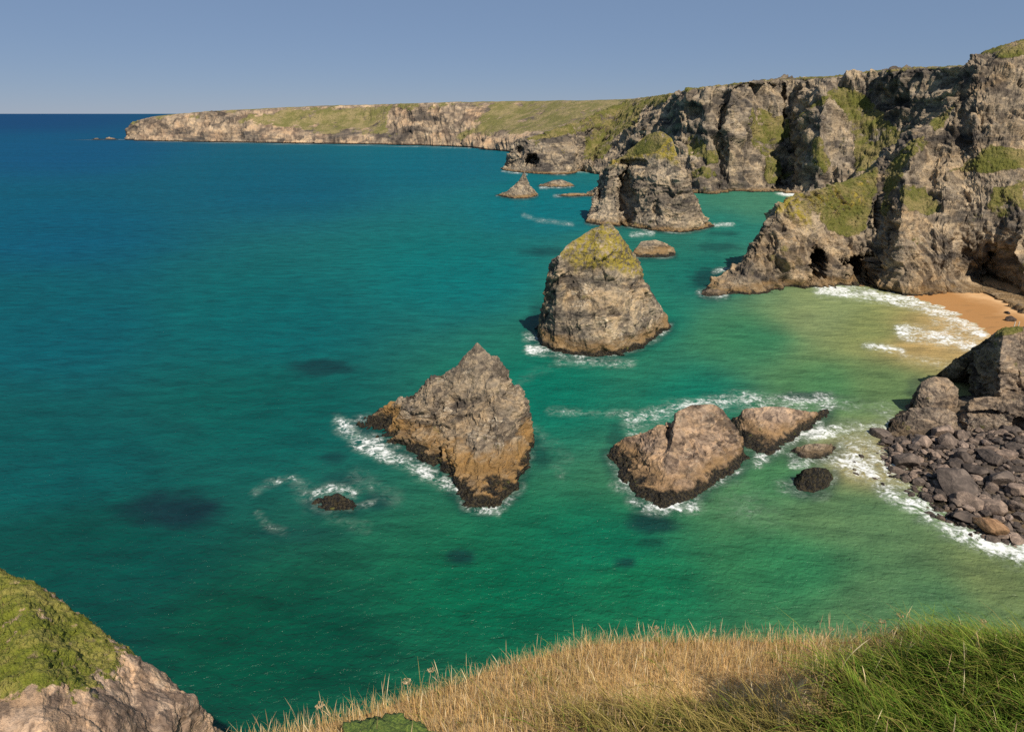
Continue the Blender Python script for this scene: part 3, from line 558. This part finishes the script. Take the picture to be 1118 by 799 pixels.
ms2 = t.n("ShaderNodeMixShader"); t.put(ms2.inputs[0], ff); t.put(ms2.inputs[1], ms.outputs[0]); t.put(ms2.inputs[2], fd.outputs[0])
t.put(t.out.inputs[0], ms2.outputs[0])
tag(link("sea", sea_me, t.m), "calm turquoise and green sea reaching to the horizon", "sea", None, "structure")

# big outcrops above the boulder shore
OUT = dict(mat=M_shore, cat="rock outcrop")
ridge("rock_outcrop", [((994,452),(995,448,.5),(996,444,1),(998,440,1.5)), ((1002,458),(1002,446,1.5),(1003,432,3),(1006,417,5)), ((1016,462),(1016,446,2),(1018,428,4),(1020,411,6)), ((1032,460),(1032,446,2),(1034,430,4),(1034,413,6)), ((1044,455),(1045,444,1.5),(1046,434,2.5),(1046,424,4))],
    190, 170, M_shore, 4, .8, "rounded grey boulder head standing at the water's edge below the beach", "rock outcrop", back=5, seed=41)
ridge("rock_outcrop", [((968,472),(970,468,.5),(972,464,1),(974,460,1.5)), ((985,484),(986,474,2),(990,460,4),(994,446,6)), ((1008,490),(1009,476,2.5),(1012,460,5),(1014,444,7)), ((1032,488),(1032,474,2.5),(1034,460,5),(1034,446,7)), ((1050,480),(1050,470,2),(1049,462,3),(1047,452,5))],
    220, 180, M_shore, 4.5, .8, "broad brown sloping slab in front of the rounded boulder head", "rock outcrop", back=5, seed=42)
ridge("rock_outcrop", [((1059,428),(1060,416,.3),(1060,404,.6),(1061,393,1)), ((1063,432),(1063,418,.6),(1063,398,1.2),(1066,379,2)), ((1078,444),(1079,420,1),(1079,395,2),(1082,368,4)), ((1092,456),(1092,428,1),(1092,395,2.5),(1095,360,8)), ((1112,458),(1112,428,2),(1112,392,5),(1112,357,9)), ((1140,462),(1140,428,2),(1140,392,5),(1140,352,9)), ((1180,470),(1180,440,2),(1180,400,5),(1180,350,9)), ((1225,480),(1225,458,2),(1225,430,5),(1225,395,9)), ((1250,486),(1251,480,.5),(1252,474,1),(1253,468,1.5))],
    300, 240, M_shore, 7, 1.5, "tall dark crag with grassy top at the right edge, above the boulder shore", "rock outcrop", back=14, seed=43,
    veg=[[(1085,368),(1092,358),(1118,354),(1118,362),(1100,366)]], soft=2, wob=2, vegsc=3, cush=.8)
ridge("rock_outcrop", [((1040,470),(1040,466,.5),(1041,462,1),(1042,458,1.5)), ((1056,484),(1056,470,1.5),(1057,455,3),(1058,438,5)), ((1080,488),(1080,472,1.5),(1082,452,3.5),(1082,432,6)), ((1104,492),(1104,474,1.5),(1106,454,3.5),(1106,432,6)), ((1150,500),(1150,480,1.5),(1150,456,3.5),(1150,430,6)), ((1190,505),(1190,480,1.5),(1190,456,3.5),(1190,428,6)), ((1240,512),(1241,505,.5),(1242,496,1),(1243,486,1.5))],
    300, 200, M_shore, 5, 1.1, "long fractured dark ledge beneath the tall crag", "rock outcrop", back=7, seed=44, push=[(1078,452,26,4,2.0), (1112,466,8,10,3)])

# ------------------------------------------------------------------ boulders
def ico(sub):
    import bmesh
    bm = bmesh.new(); bmesh.ops.create_icosphere(bm, subdivisions=sub, radius=1.0)
    V = np.array([v.co[:] for v in bm.verts]); Fc = np.array([[v.index for v in f.verts] for f in bm.faces]); bm.free(); return V, Fc
IV, IF = ico(5)
def boulder_mesh(k, mat):
    r = np.random.default_rng(100 + k); q = IV.copy()
    for _ in range(17):                                        # flat cleaved faces
        n = r.normal(size=3); n /= np.linalg.norm(n); d = r.uniform(.5, .88); e = q @ n - d
        q = q - np.outer(np.maximum(e, 0) * .92, n)
    q = q * np.array([r.uniform(.9, 1.35), r.uniform(.75, 1.0), r.uniform(.55, .8)])
    q = q * (1 +   .07 * fbm(q * 1.4 + k * 7, 4, .55)[:, None] + .02 * fbm(q * 6 + k, 2)[:, None])
    me = raw_mesh("boulder", q, IF, True, {"veg": np.zeros(len(q)), "lichen": np.zeros(len(q))}); me.materials.append(mat); return me
def boulder_mat(name, a, b, c, wet=0.0):
    t = NT(name); tc = t.n("ShaderNodeTexCoord").outputs['Object']; oi = t.n("ShaderNodeObjectInfo").outputs['Random']
    v = t.mapping(tc); 
    ad = t.n("ShaderNodeVectorMath", operation='ADD'); t.put(ad.inputs[0], tc); cx = t.n("ShaderNodeCombineXYZ"); t.put(cx.inputs[0], t.math('MULTIPLY', oi, 40)); t.put(ad.inputs[1], cx.outputs[0]); v = ad.outputs[0]
    n = t.noise(v, 1.8, 6, .65, .6); col = t.ramp(n, [(.3, a), (.52, b), (.72, c)])
    col = t.mix(1.0, col, t.ramp(oi, [(0, (.45,.43,.42)), (.45, (.95,.92,.88)), (.8, (1.45,1.3,1.15)), (1, (2.1,1.95,1.8))]), 'MULTIPLY')
    bp = t.n("ShaderNodeBump"); bp.inputs['Strength'].default_value = .8; bp.inputs['Distance'].default_value = .25; t.put(bp.inputs['Height'], t.math('ADD', n, t.math('MULTIPLY', t.noise(v, 8, 5, .6), .4)))
    p = t.n("ShaderNodeBsdfPrincipled"); t.put(p.inputs['Base Color'], col); p.inputs['Roughness'].default_value = .85 - wet; p.inputs['Specular IOR Level'].default_value = .3; t.put(p.inputs['Normal'], bp.outputs[0]); t.put(t.out.inputs[0], p.outputs[0]); return t.m
BM = boulder_mat("boulder_rock", (.05,.042,.038), (.13,.105,.09), (.26,.21,.175)); BW = boulder_mat("wet_boulder", (.02,.017,.015), (.055,.042,.033), (.10,.075,.055), .4)
BB = boulder_mat("brown_boulder", (.08,.05,.03), (.19,.12,.07), (.27,.18,.11))
protos = [boulder_mesh(k, BM) for k in range(10)]; wets = [boulder_mesh(30 + k, BW) for k in range(5)]
def place(me, name, x, y, z, s, label, group, cat="boulder"):
    o = link(name, me); o.location = (x, y, z); o.scale = (s * random.uniform(.75, 1.45), s * random.uniform(.7, 1.15), s * random.uniform(.6, 1.15)); o.rotation_euler = (random.uniform(-.4,.4), random.uniform(-.4,.4), random.uniform(0, 6.28))
    return tag(o, label, cat, group)
PILE = [(962,468),(985,478),(1045,476),(1118,470),(1118,592),(1090,588),(1050,566),(1012,538),(980,512),(964,495)]
PW = np.array([onz(px, py, 1.2)[:2] for px, py in PILE])
placed = []
tries = 0
for want, (lo, hi), gap in ((7, (2.2, 3.1), .6), (20, (1.35, 2.2), .62), (75, (.85, 1.35), .6), (185, (.45, .85), .56)):
    n = 0; tries = 0
    while n < want and tries < 6000:
        tries += 1
        x = random.uniform(62, 112); y = random.uniform(80, 132); s = random.uniform(lo, hi)
        if not inpoly(np.array([x]), np.array([y]), PW)[0]: continue
        if any((x - a) ** 2 + (y - b) ** 2 < (gap * (s + c)) ** 2 for a, b, c in placed): continue
        placed.append((x, y, s)); n += 1
for x, y, s in placed:
    z = float(shore_z(np.array([x]), np.array([y]))[0])
    place(random.choice(protos), "boulder", x, y, max(z, -.3) + s * .28, s, "grey boulder jumbled among others in the pile on the right hand shore", "boulders piled on the shore")
n = 0
while n < 46:
    px = random.uniform(930, 1100); py = 505 + (px - 930) * .52 + random.uniform(-22, 14)
    p0 = onz(px, py); s = random.uniform(.35, .8)
    if px > 1030 and py < 560: continue
    place(random.choice(wets), "wet_boulder", p0[0], p0[1], random.uniform(-.15, .1), s, "small wet dark stone in the white surf along the boulder pile", "wet stones in the surf"); n += 1
RV, RF = ico(2); RW = np.array([onz(px, py, 1.2)[:2] for px, py in [(962,468),(1045,472),(1330,470),(1330,660),(1118,600),(1050,572),(1005,540),(975,512),(958,492)]])
xy = np.stack([rng.uniform(60, 160, 26000), rng.uniform(72, 135, 26000)], -1); xy = xy[inpoly(xy[:, 0], xy[:, 1], RW)][:3800]
m = len(xy); sz = (rng.gamma(2.2, .11, m) + .10).clip(.12, .95); st = rng.uniform(.6, 1.3, (m, 1, 3)) * np.array([1, 1, .7]); th = rng.uniform(0, 6.28, m)
Q = RV[None] * st; nn = rng.normal(size=(m, 6, 3)); nn /= np.linalg.norm(nn, axis=-1, keepdims=True)
for k in range(6):
    e = np.einsum('mvc,mc->mv', Q, nn[:, k]) - .55; Q = Q - np.maximum(e, 0)[..., None] * nn[:, k][:, None]
Q = Q * sz[:, None, None]; Q = np.stack([Q[..., 0] * np.cos(th)[:, None] - Q[..., 1] * np.sin(th)[:, None], Q[..., 0] * np.sin(th)[:, None] + Q[..., 1] * np.cos(th)[:, None], Q[..., 2]], -1)
Q = Q + np.concatenate([xy, (np.maximum(shore_z(xy[:, 0], xy[:, 1]), -.25) + sz * .2)[:, None]], -1)[:, None]
rub = raw_mesh("rubble", Q.reshape(-1, 3), (np.arange(m)[:, None, None] * len(RV) + RF[None]).reshape(-1, 3), True)
tag(link("rubble", rub, BM), "small stones and rubble filling the gaps of the boulder shore", "rubble", None, "stuff")
bb = boulder_mesh(77, BB); p0 = onz(1080, 575, 1.0); place(bb, "boulder", p0[0], p0[1], 1.3, 2.3, "large rounded brown boulder low at the water side of the pile", None)

# ------------------------------------------------------------------ foreground: rock spur at left
H = []
for far_, mid_, near_ in [((-140,560,30),(-140,690,24),(-160,830,17)), ((0,630,27),(0,700,22.5),(-10,830,16)), ((32,640,26.5),(35,705,22),(30,830,16)), ((62,663,26),(65,718,22),(62,830,16.5)), ((100,694,25),(98,738,22),(95,830,17)), ((135,712,24.5),(130,752,22),(125,830,18)), ((165,736,24),(158,766,22.2),(150,830,19)), ((182,752,23.6),(188,778,22.3),(180,830,20)), ((198,762,23.3),(193,786,22.4),(186,830,20.8)), ((206,788,23),(203,805,22.6),(198,835,21.5)), ((210,850,22.8),(208,870,22),(206,900,21.2))]:
    f = at(*far_); m = at(*mid_); n_ = at(*near_)
    H.append([np.array([f[0] * 1.05 + 4, f[1] + 16, -3.0]), f + np.array([1, 5, -12.0]), f + np.array([.2, .9, -1.2]), f, m, n_, n_ + np.array([0, -6, -1.0]), n_ + np.array([2, -16, -6.0])])
land("rock_spur", H, 620, 560, M_fore, 4.0, .62, "pinkish rock spur with mossy green turf below the viewpoint", "cliff",
     veg=[[(-150,500),(0,592),(50,612),(90,650),(125,690),(138,712),(122,742),(98,756),(60,760),(30,752),(0,758),(-150,770)]], soft=13, wob=34, vegsc=1.3, seed=51, bed=(.3,.2,1), vert=1.0, blocks=.55, cush=.3)
SPUR = LAST[0]

# ------------------------------------------------------------------ foreground: grassy cliff top under the camera
EDGE3 = np.array([[-9.0, -4.0, 56.5], [-4.2, 1.2, 57.0]] + [list(at(px, py, Y)) for px, py, Y in [(215,806,3.3),(250,790,3.45),(322,773,3.75),(394,756,4.1),(456,738,4.5),(518,718,4.9),(580,700,5.3),(640,687,5.5),(700,682,5.6),(800,682,5.6),(900,683,5.6),(970,680,5.6),(1118,682,5.6),(1300,690,5.5)]]); EDGE = EDGE3[:, :2]
def hump(x, y):
    g = lambda cx, cy, rx, ry: np.exp(-(((x - cx) / rx) ** 2 + ((y - cy) / ry) ** 2))
    return .40 * g(4.2, 4.0, .95, .75) + .13 * g(4.05, 5.45, .36, .35) + .46 * g(2.15, 3.6, .36, .36) - .24 * g(1.45, 4.05, .5, .4) + .12 * g(3.2, 4.0, .5, .5)
def fore_z(x, y):
    ed = np.interp(x, EDGE[:, 0], EDGE[:, 1]); over = np.maximum(y - ed, 0); under = np.maximum(ed - y, 0)
    zb = np.interp(x, EDGE3[:, 0], EDGE3[:, 2]) - CAMZ - .12 + .50 * np.minimum(under, 7)
    zb = zb - 1.9 * over ** 1.25 - .10 * np.exp(-under * 2.2)
    P = np.stack([x, y, 0 * x], -1)
    return np.maximum(CAMZ + zb + hump(x, y) * (under > 0) + .05 * fbm(P / .6, 3) + .02 * fbm(P / .12, 2), 8.0)
GREENP = [(1030,678),(1060,674),(1118,694),(1200,694),(1200,900),(860,900),(875,800),(905,775),(890,752),(905,738),(960,722),(1005,702)]
def greenness(x, y):
    P = np.stack([x, y, fore_z(x, y)], -1); px, py = proj(P)
    sd = polydist(px, py, GREENP); sd = np.where(inpoly(px, py, GREENP), sd, -sd)
    g = sstep(-25, 25, sd + 22 * fbm(P / .35, 3))
    g2 = sstep(758, 800, py + 22 * fbm(P / .3, 3)) * sstep(560, 720, px) * .8
    g3 = .10 * sstep(.05, .4, fbm(P / .5 + 3, 3))
    return np.clip(np.maximum(np.maximum(g, g2), g3), 0, 1)
t = NT("turf_soil"); pos = t.n("ShaderNodeNewGeometry").outputs['Position']
cs = t.mix(t.mr(t.noise(pos, 9, 6, .75), .38, .62), (.26,.17,.075), (.68,.47,.23))
cs = t.mix(t.attr('green'), cs, t.mix(t.mr(t.noise(pos, 14, 5, .7), .4, .6), (.025,.03,.01), (.08,.10,.025)))
p = t.n("ShaderNodeBsdfPrincipled"); t.put(p.inputs['Base Color'], cs); p.inputs['Roughness'].default_value = 1; p.inputs['Specular IOR Level'].default_value = 0
t.put(t.out.inputs[0], p.outputs[0])
sheet("ground", np.concatenate([np.arange(-30, -4.5, .5), np.arange(-4.5, 7.5, .05), np.arange(7.5, 40, .5)]), np.concatenate([np.arange(-30, 0, .5), np.arange(0, 7, .05), np.arange(7, 24, .4)]), fore_z, t.m, "sloping turf of the cliff top in the foreground", "ground", extra=lambda P: {"green": greenness(P[..., 0], P[..., 1])})

def blades(name, xy, L, width, lean, az, c0, c1, cv, mat, label, nseg=3, droop=.5, prof=None, z=None):
    n = len(xy); z = fore_z(xy[:, 0], xy[:, 1]) if z is None else z
    d = np.stack([np.cos(az), np.sin(az), 0 * az], -1); s = np.stack([-np.sin(az), np.cos(az), 0 * az], -1)
    tw = rng.uniform(-1, 1, n)[:, None]; s = s * np.cos(tw) + d * np.sin(tw)
    V = np.zeros((n, 2 * nseg + 1, 3)); Cc = np.zeros((n, 2 * nseg + 1, 4)); Cc[..., 3] = 1
    base = np.stack([xy[:, 0], xy[:, 1], z - .01], -1)
    for k in range(nseg + 1):
        u = k / nseg
        off = d * (lean * (u ** 1.7) * L)[:, None]; hz = L * (u - droop * lean * u ** 2.2 * .6)
        ctr = base + off; ctr[:, 2] += hz
        wd = (width * ((1 - u) ** .7 if prof is None else prof[k]))[:, None] * .5
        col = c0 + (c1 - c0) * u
        if k < nseg:
            V[:, 2 * k] = ctr - s * wd; V[:, 2 * k + 1] = ctr + s * wd; Cc[:, 2 * k, :3] = col; Cc[:, 2 * k + 1, :3] = col
        else: V[:, 2 * k] = ctr; Cc[:, 2 * k, :3] = col
    m = 2 * nseg + 1; T = []
    for k in range(nseg):
        a = 2 * k
        if k < nseg - 1: T += [[a, a + 1, a + 3], [a, a + 3, a + 2]]
        else: T += [[a, a + 1, a + 2]]
    Fc = (np.arange(n)[:, None, None] * m + np.array(T)[None]).reshape(-1, 3)
    me = raw_mesh(name, V.reshape(-1, 3), Fc, True, {"blade": Cc.reshape(-1, 4)})
    return tag(link(name, me, mat), label, "grass", None, "stuff")
t = NT("grass_blade"); c = t.attr("blade", 'Color')
df = t.n("ShaderNodeBsdfDiffuse"); t.put(df.inputs[0], c); tr = t.n("ShaderNodeBsdfTranslucent"); t.put(tr.inputs[0], c)
ms = t.n("ShaderNodeMixShader"); ms.inputs[0].default_value = .4; t.put(ms.inputs[1], df.outputs[0]); t.put(ms.inputs[2], tr.outputs[0]); t.put(t.out.inputs[0], ms.outputs[0])
M_blade = t.m
def scatter(n, x0, x1, y0, y1, dens):
    xy = np.stack([rng.uniform(x0, x1, n), rng.uniform(y0, y1, n)], -1)
    return xy[rng.random(n) < dens(xy[:, 0], xy[:, 1])]
def inside(x, y): return (y < np.interp(x, EDGE[:, 0], EDGE[:, 1]) + .08) * 1.0
def pal(n, cols, v=.25):
    c = np.array(cols)[rng.integers(0, len(cols), n)]; return c * (1 + v * rng.normal(size=(n, 1))).clip(.4, 1.7)
xy = scatter(88000, -4.2, 5.2, 2.2, 5.8, lambda x, y: inside(x, y) * (1 - greenness(x, y)) * .95)
n = len(xy); L = rng.gamma(5, .022, n).clip(.04, .30) * (1 + .35 * fbm(np.concatenate([xy / .5, np.zeros((n, 1))], -1), 2))
az = rng.normal(math.radians(150), 1.8, n)
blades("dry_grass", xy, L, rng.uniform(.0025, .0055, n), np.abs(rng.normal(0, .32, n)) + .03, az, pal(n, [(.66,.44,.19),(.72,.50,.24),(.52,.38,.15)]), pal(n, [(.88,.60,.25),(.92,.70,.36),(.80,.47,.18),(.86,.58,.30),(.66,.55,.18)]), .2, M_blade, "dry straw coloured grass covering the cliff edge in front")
xy = scatter(80000, -1.5, 5.2, 2.0, 5.8, lambda x, y: inside(x, y) * greenness(x, y) * .95)
n = len(xy); L = rng.gamma(6, .036, n).clip(.08, .45)
cl = np.concatenate([xy / .28, np.zeros((n, 1))], -1); az = rng.normal(math.radians(188), .6, n) + 1.9 * fbm(cl, 2); L = L * (1 + .6 * fbm(cl + 30, 2))
mixy = rng.random(n)[:, None]; px_, py_ = proj(np.stack([xy[:, 0], xy[:, 1], fore_z(xy[:, 0], xy[:, 1])], -1))
yel = (sstep(930, 860, px_) * sstep(735, 760, py_))[:, None] * .75
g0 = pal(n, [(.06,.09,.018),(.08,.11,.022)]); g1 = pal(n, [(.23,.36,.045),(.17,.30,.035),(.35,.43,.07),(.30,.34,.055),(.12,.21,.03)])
dry = (mixy < .20 + yel)
g1 = np.where(dry, pal(n, [(.48,.36,.13),(.42,.33,.10),(.33,.29,.08)]), g1); g0 = np.where(dry, pal(n, [(.16,.14,.04)]), g0)
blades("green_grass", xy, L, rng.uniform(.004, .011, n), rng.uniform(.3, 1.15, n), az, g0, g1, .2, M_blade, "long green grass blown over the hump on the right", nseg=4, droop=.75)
Pq, vq = SPUR; sel = np.argwhere((vq > .45)); sel = sel[rng.integers(0, len(sel), 26000)]; bp_ = Pq[sel[:, 0], sel[:, 1]] + rng.uniform(-.03, .03, (26000, 3))
n = len(bp_); kk = fbm(bp_ / .5, 3)[:, None]
c1_ = np.where(kk > .12, pal(n, [(.36,.30,.10),(.42,.33,.14),(.30,.22,.10)]), pal(n, [(.21,.25,.035),(.28,.30,.045),(.16,.19,.03),(.32,.30,.06)]))
blades("turf", bp_[:, :2], rng.gamma(5, .028, n).clip(.05, .3), rng.uniform(.012, .03, n), rng.uniform(.2, 1.0, n), rng.normal(3.3, 1.3, n), c1_ * .5, c1_, .2, M_blade, "short mottled turf tufts growing on the pink rock spur", z=bp_[:, 2])
xy = scatter(9000, -4.2, 5.2, 2.2, 5.8, lambda x, y: inside(x, y) * (1 - .8 * greenness(x, y)) * .9)
n = len(xy); L = rng.gamma(9, .022, n).clip(.1, .38)
cc_ = pal(n, [(.72,.56,.33),(.62,.42,.25),(.80,.66,.42),(.58,.38,.20)])
blades("seed_grass", xy, L, rng.uniform(.0035, .0065, n), rng.uniform(.05, .45, n), rng.uniform(0, 6.28, n), cc_ * .7, cc_, .2, M_blade, "dry flowering grass stalks standing above the straw", nseg=6, prof=[.4, .35, .3, .3, 1.0, .8, 0])

# dry umbels and stems along the edge: each a thing of its own
t = NT("dry_stem"); p = t.n("ShaderNodeBsdfPrincipled"); t.put(p.inputs['Base Color'], t.mix(t.mr(t.noise(t.n("ShaderNodeTexCoord").outputs['Object'], 40, 3), .4, .6), (.36,.25,.13), (.60,.46,.29))); p.inputs['Roughness'].default_value = .9; t.put(t.out.inputs[0], p.outputs[0]); M_stem = t.m
def tubes(segs, k=5):
    V, Fc = [], []
    for a, b, r0, r1 in segs:
        a = np.array(a, float); b = np.array(b, float); d = b - a; d /= np.linalg.norm(d) + 1e-9
        e = np.cross(d, [.3, .9, .2]); e /= np.linalg.norm(e); f = np.cross(d, e); o = len(V)
        for q, r in ((a, r0), (b, r1)):
            for i in range(k):
                w = 2 * math.pi * i / k; V.append(q + r * (math.cos(w) * e + math.sin(w) * f))
        for i in range(k): Fc.append([o + i, o + (i + 1) % k, o + k + (i + 1) % k, o + k + i])
    return np.array(V), np.array(Fc)
def umbel(px, py, h, rad, label, rays=14, up=.5):
    x0, y0 = None, None                       # foot where the line of sight to the head's foot meets the turf edge
    d = ray(px, py); best = None
    for Y in np.arange(2.5, 6.2, .02):
        x = d[0] / d[1] * Y; top = CAMZ + d[2] / d[1] * Y; g = float(fore_z(np.array([x]), np.array([Y]))[0]); e = abs(top - h - g)
        if best is None or e < best[0]: best = (e, x, Y, g)
    _, x, y, g = best; r = random.Random(int(px * 7 + py))
    root = bpy.data.objects.new("dried_umbel", None); S.collection.objects.link(root); root.location = (x, y, g); tag(root, label, "dried flower", "dried flower heads along the cliff edge")
    lx, ly = r.uniform(-.03, .03), r.uniform(-.02, .02)
    V, Fc = tubes([((0, 0, -.03), (lx * .4, ly * .4, h * .55), .0035, .0028), ((lx * .4, ly * .4, h * .55), (lx, ly, h), .0028, .002)])
    link("stem", raw_mesh("stem", V, Fc), M_stem, root)
    sg = []
    for i in range(rays):
        w = 2 * math.pi * i / rays + r.uniform(-.2, .2); q = rad * r.uniform(.55, 1); tip = np.array([lx + math.cos(w) * q, ly + math.sin(w) * q, h + rad * up * r.uniform(.8, 1.2)])
        sg.append(((lx, ly, h), tip, .0012, .001))
        for j in range(5):
            v = np.array([r.uniform(-1, 1), r.uniform(-1, 1), r.uniform(.2, 1)]) * rad * .22; sg.append((tip, tip + v, .001, .0035))
    V, Fc = tubes(sg, 4); link("flower_head", raw_mesh("flower_head", V, Fc), M_stem, root)
for a in [(353,771,.16,.035,"pale flat topped umbel lowest along the left of the grassy edge"), (446,742,.17,.038,"broad flat dried umbel just left of the tallest stem"), (467,733,.22,.030,"tallest dried stem with a narrow head on the left of the grassy edge"),
          (1078,672,.22,.030,"thin dried umbel standing alone on the edge at far right"), (985,668,.20,.035,"brownish umbel rising where straw meets the green hump"), (965,676,.16,.035,"low spreading umbel left of the green hump"),
          (908,672,.15,.028,"small umbel on the straw edge midway to the hump"), (716,676,.15,.026,"slender umbel near the highest point of the straw edge"), (780,674,.14,.022,"short umbel with a tight head on the straw edge")]: umbel(*a)

# mossy cushion at the bottom of the picture
q = at(418, 800, 3.38); V = IV * np.array([.34, .24, .10]); f1, f2, r = worley(V / .035 + 3); V = V * (1 + .25 * (.6 - f1))[:, None] * (1 + .45 * fbm(V / .13, 4, .6))[:, None]
t = NT("cushion_leaf"); gp = t.n("ShaderNodeNewGeometry").outputs['Position']; p = t.n("ShaderNodeBsdfPrincipled")
t.put(p.inputs['Base Color'], t.mix(t.mr(t.noise(gp, 60, 4, .7), .4, .62), (.045,.085,.012), (.15,.20,.03))); p.inputs['Roughness'].default_value = .9
b = t.n("ShaderNodeBump"); b.inputs['Distance'].default_value = .01; t.put(b.inputs['Height'], t.noise(gp, 150, 3)); t.put(p.inputs['Normal'], b.outputs[0]); t.put(t.out.inputs[0], p.outputs[0])
o = link("cushion_plant", raw_mesh("cushion_plant", V, IF), t.m); o.location = (q[0], q[1], float(fore_z(np.array([q[0]]), np.array([q[1]]))[0]) + .07)
tag(o, "green mossy cushion plant in the straw at the bottom edge", "plant")

# two pale posts on the crag and dark rocks on the sand
t = NT("pale_post"); p = t.n("ShaderNodeBsdfPrincipled"); p.inputs['Base Color'].default_value = (.62,.58,.48,1); p.inputs['Roughness'].default_value = .8; t.put(t.out.inputs[0], p.outputs[0])
for px, lb in ((1105.5, "pale slim post on top of the crag, the left one of a pair"), (1110, "pale slim post on top of the crag, the right one of a pair")):
    b0 = at(px, 362, 146.0); V, Fc = tubes([(b0 + [0, 0, -1.5], b0 + [.05, 0, 2.3], .10, .09), (b0 + [.05, 0, 2.3], b0 + [.05, 0, 2.36], .13, .02)], 8)
    tag(link("post", raw_mesh("post", V, Fc), t.m), lb, "post", "pair of posts on the crag")
for (px, py, sc_, lb) in [(1103, 347, 2.0, "flat dark rock lying on the sand above the crag"), (1017, 319, 1.2, "small dark rock on the sand under the headland"), (1100, 340, 1.1, "smaller dark rock on the sand behind the flat one")]:
    b0 = onz(px, py, 1.5); place(boulder_mesh(60 + int(px), BW), "beach_rock", b0[0], b0[1], float(beach_z(np.array([b0[0]]), np.array([b0[1]]))[0]) + .3, sc_, lb, None, "rock")
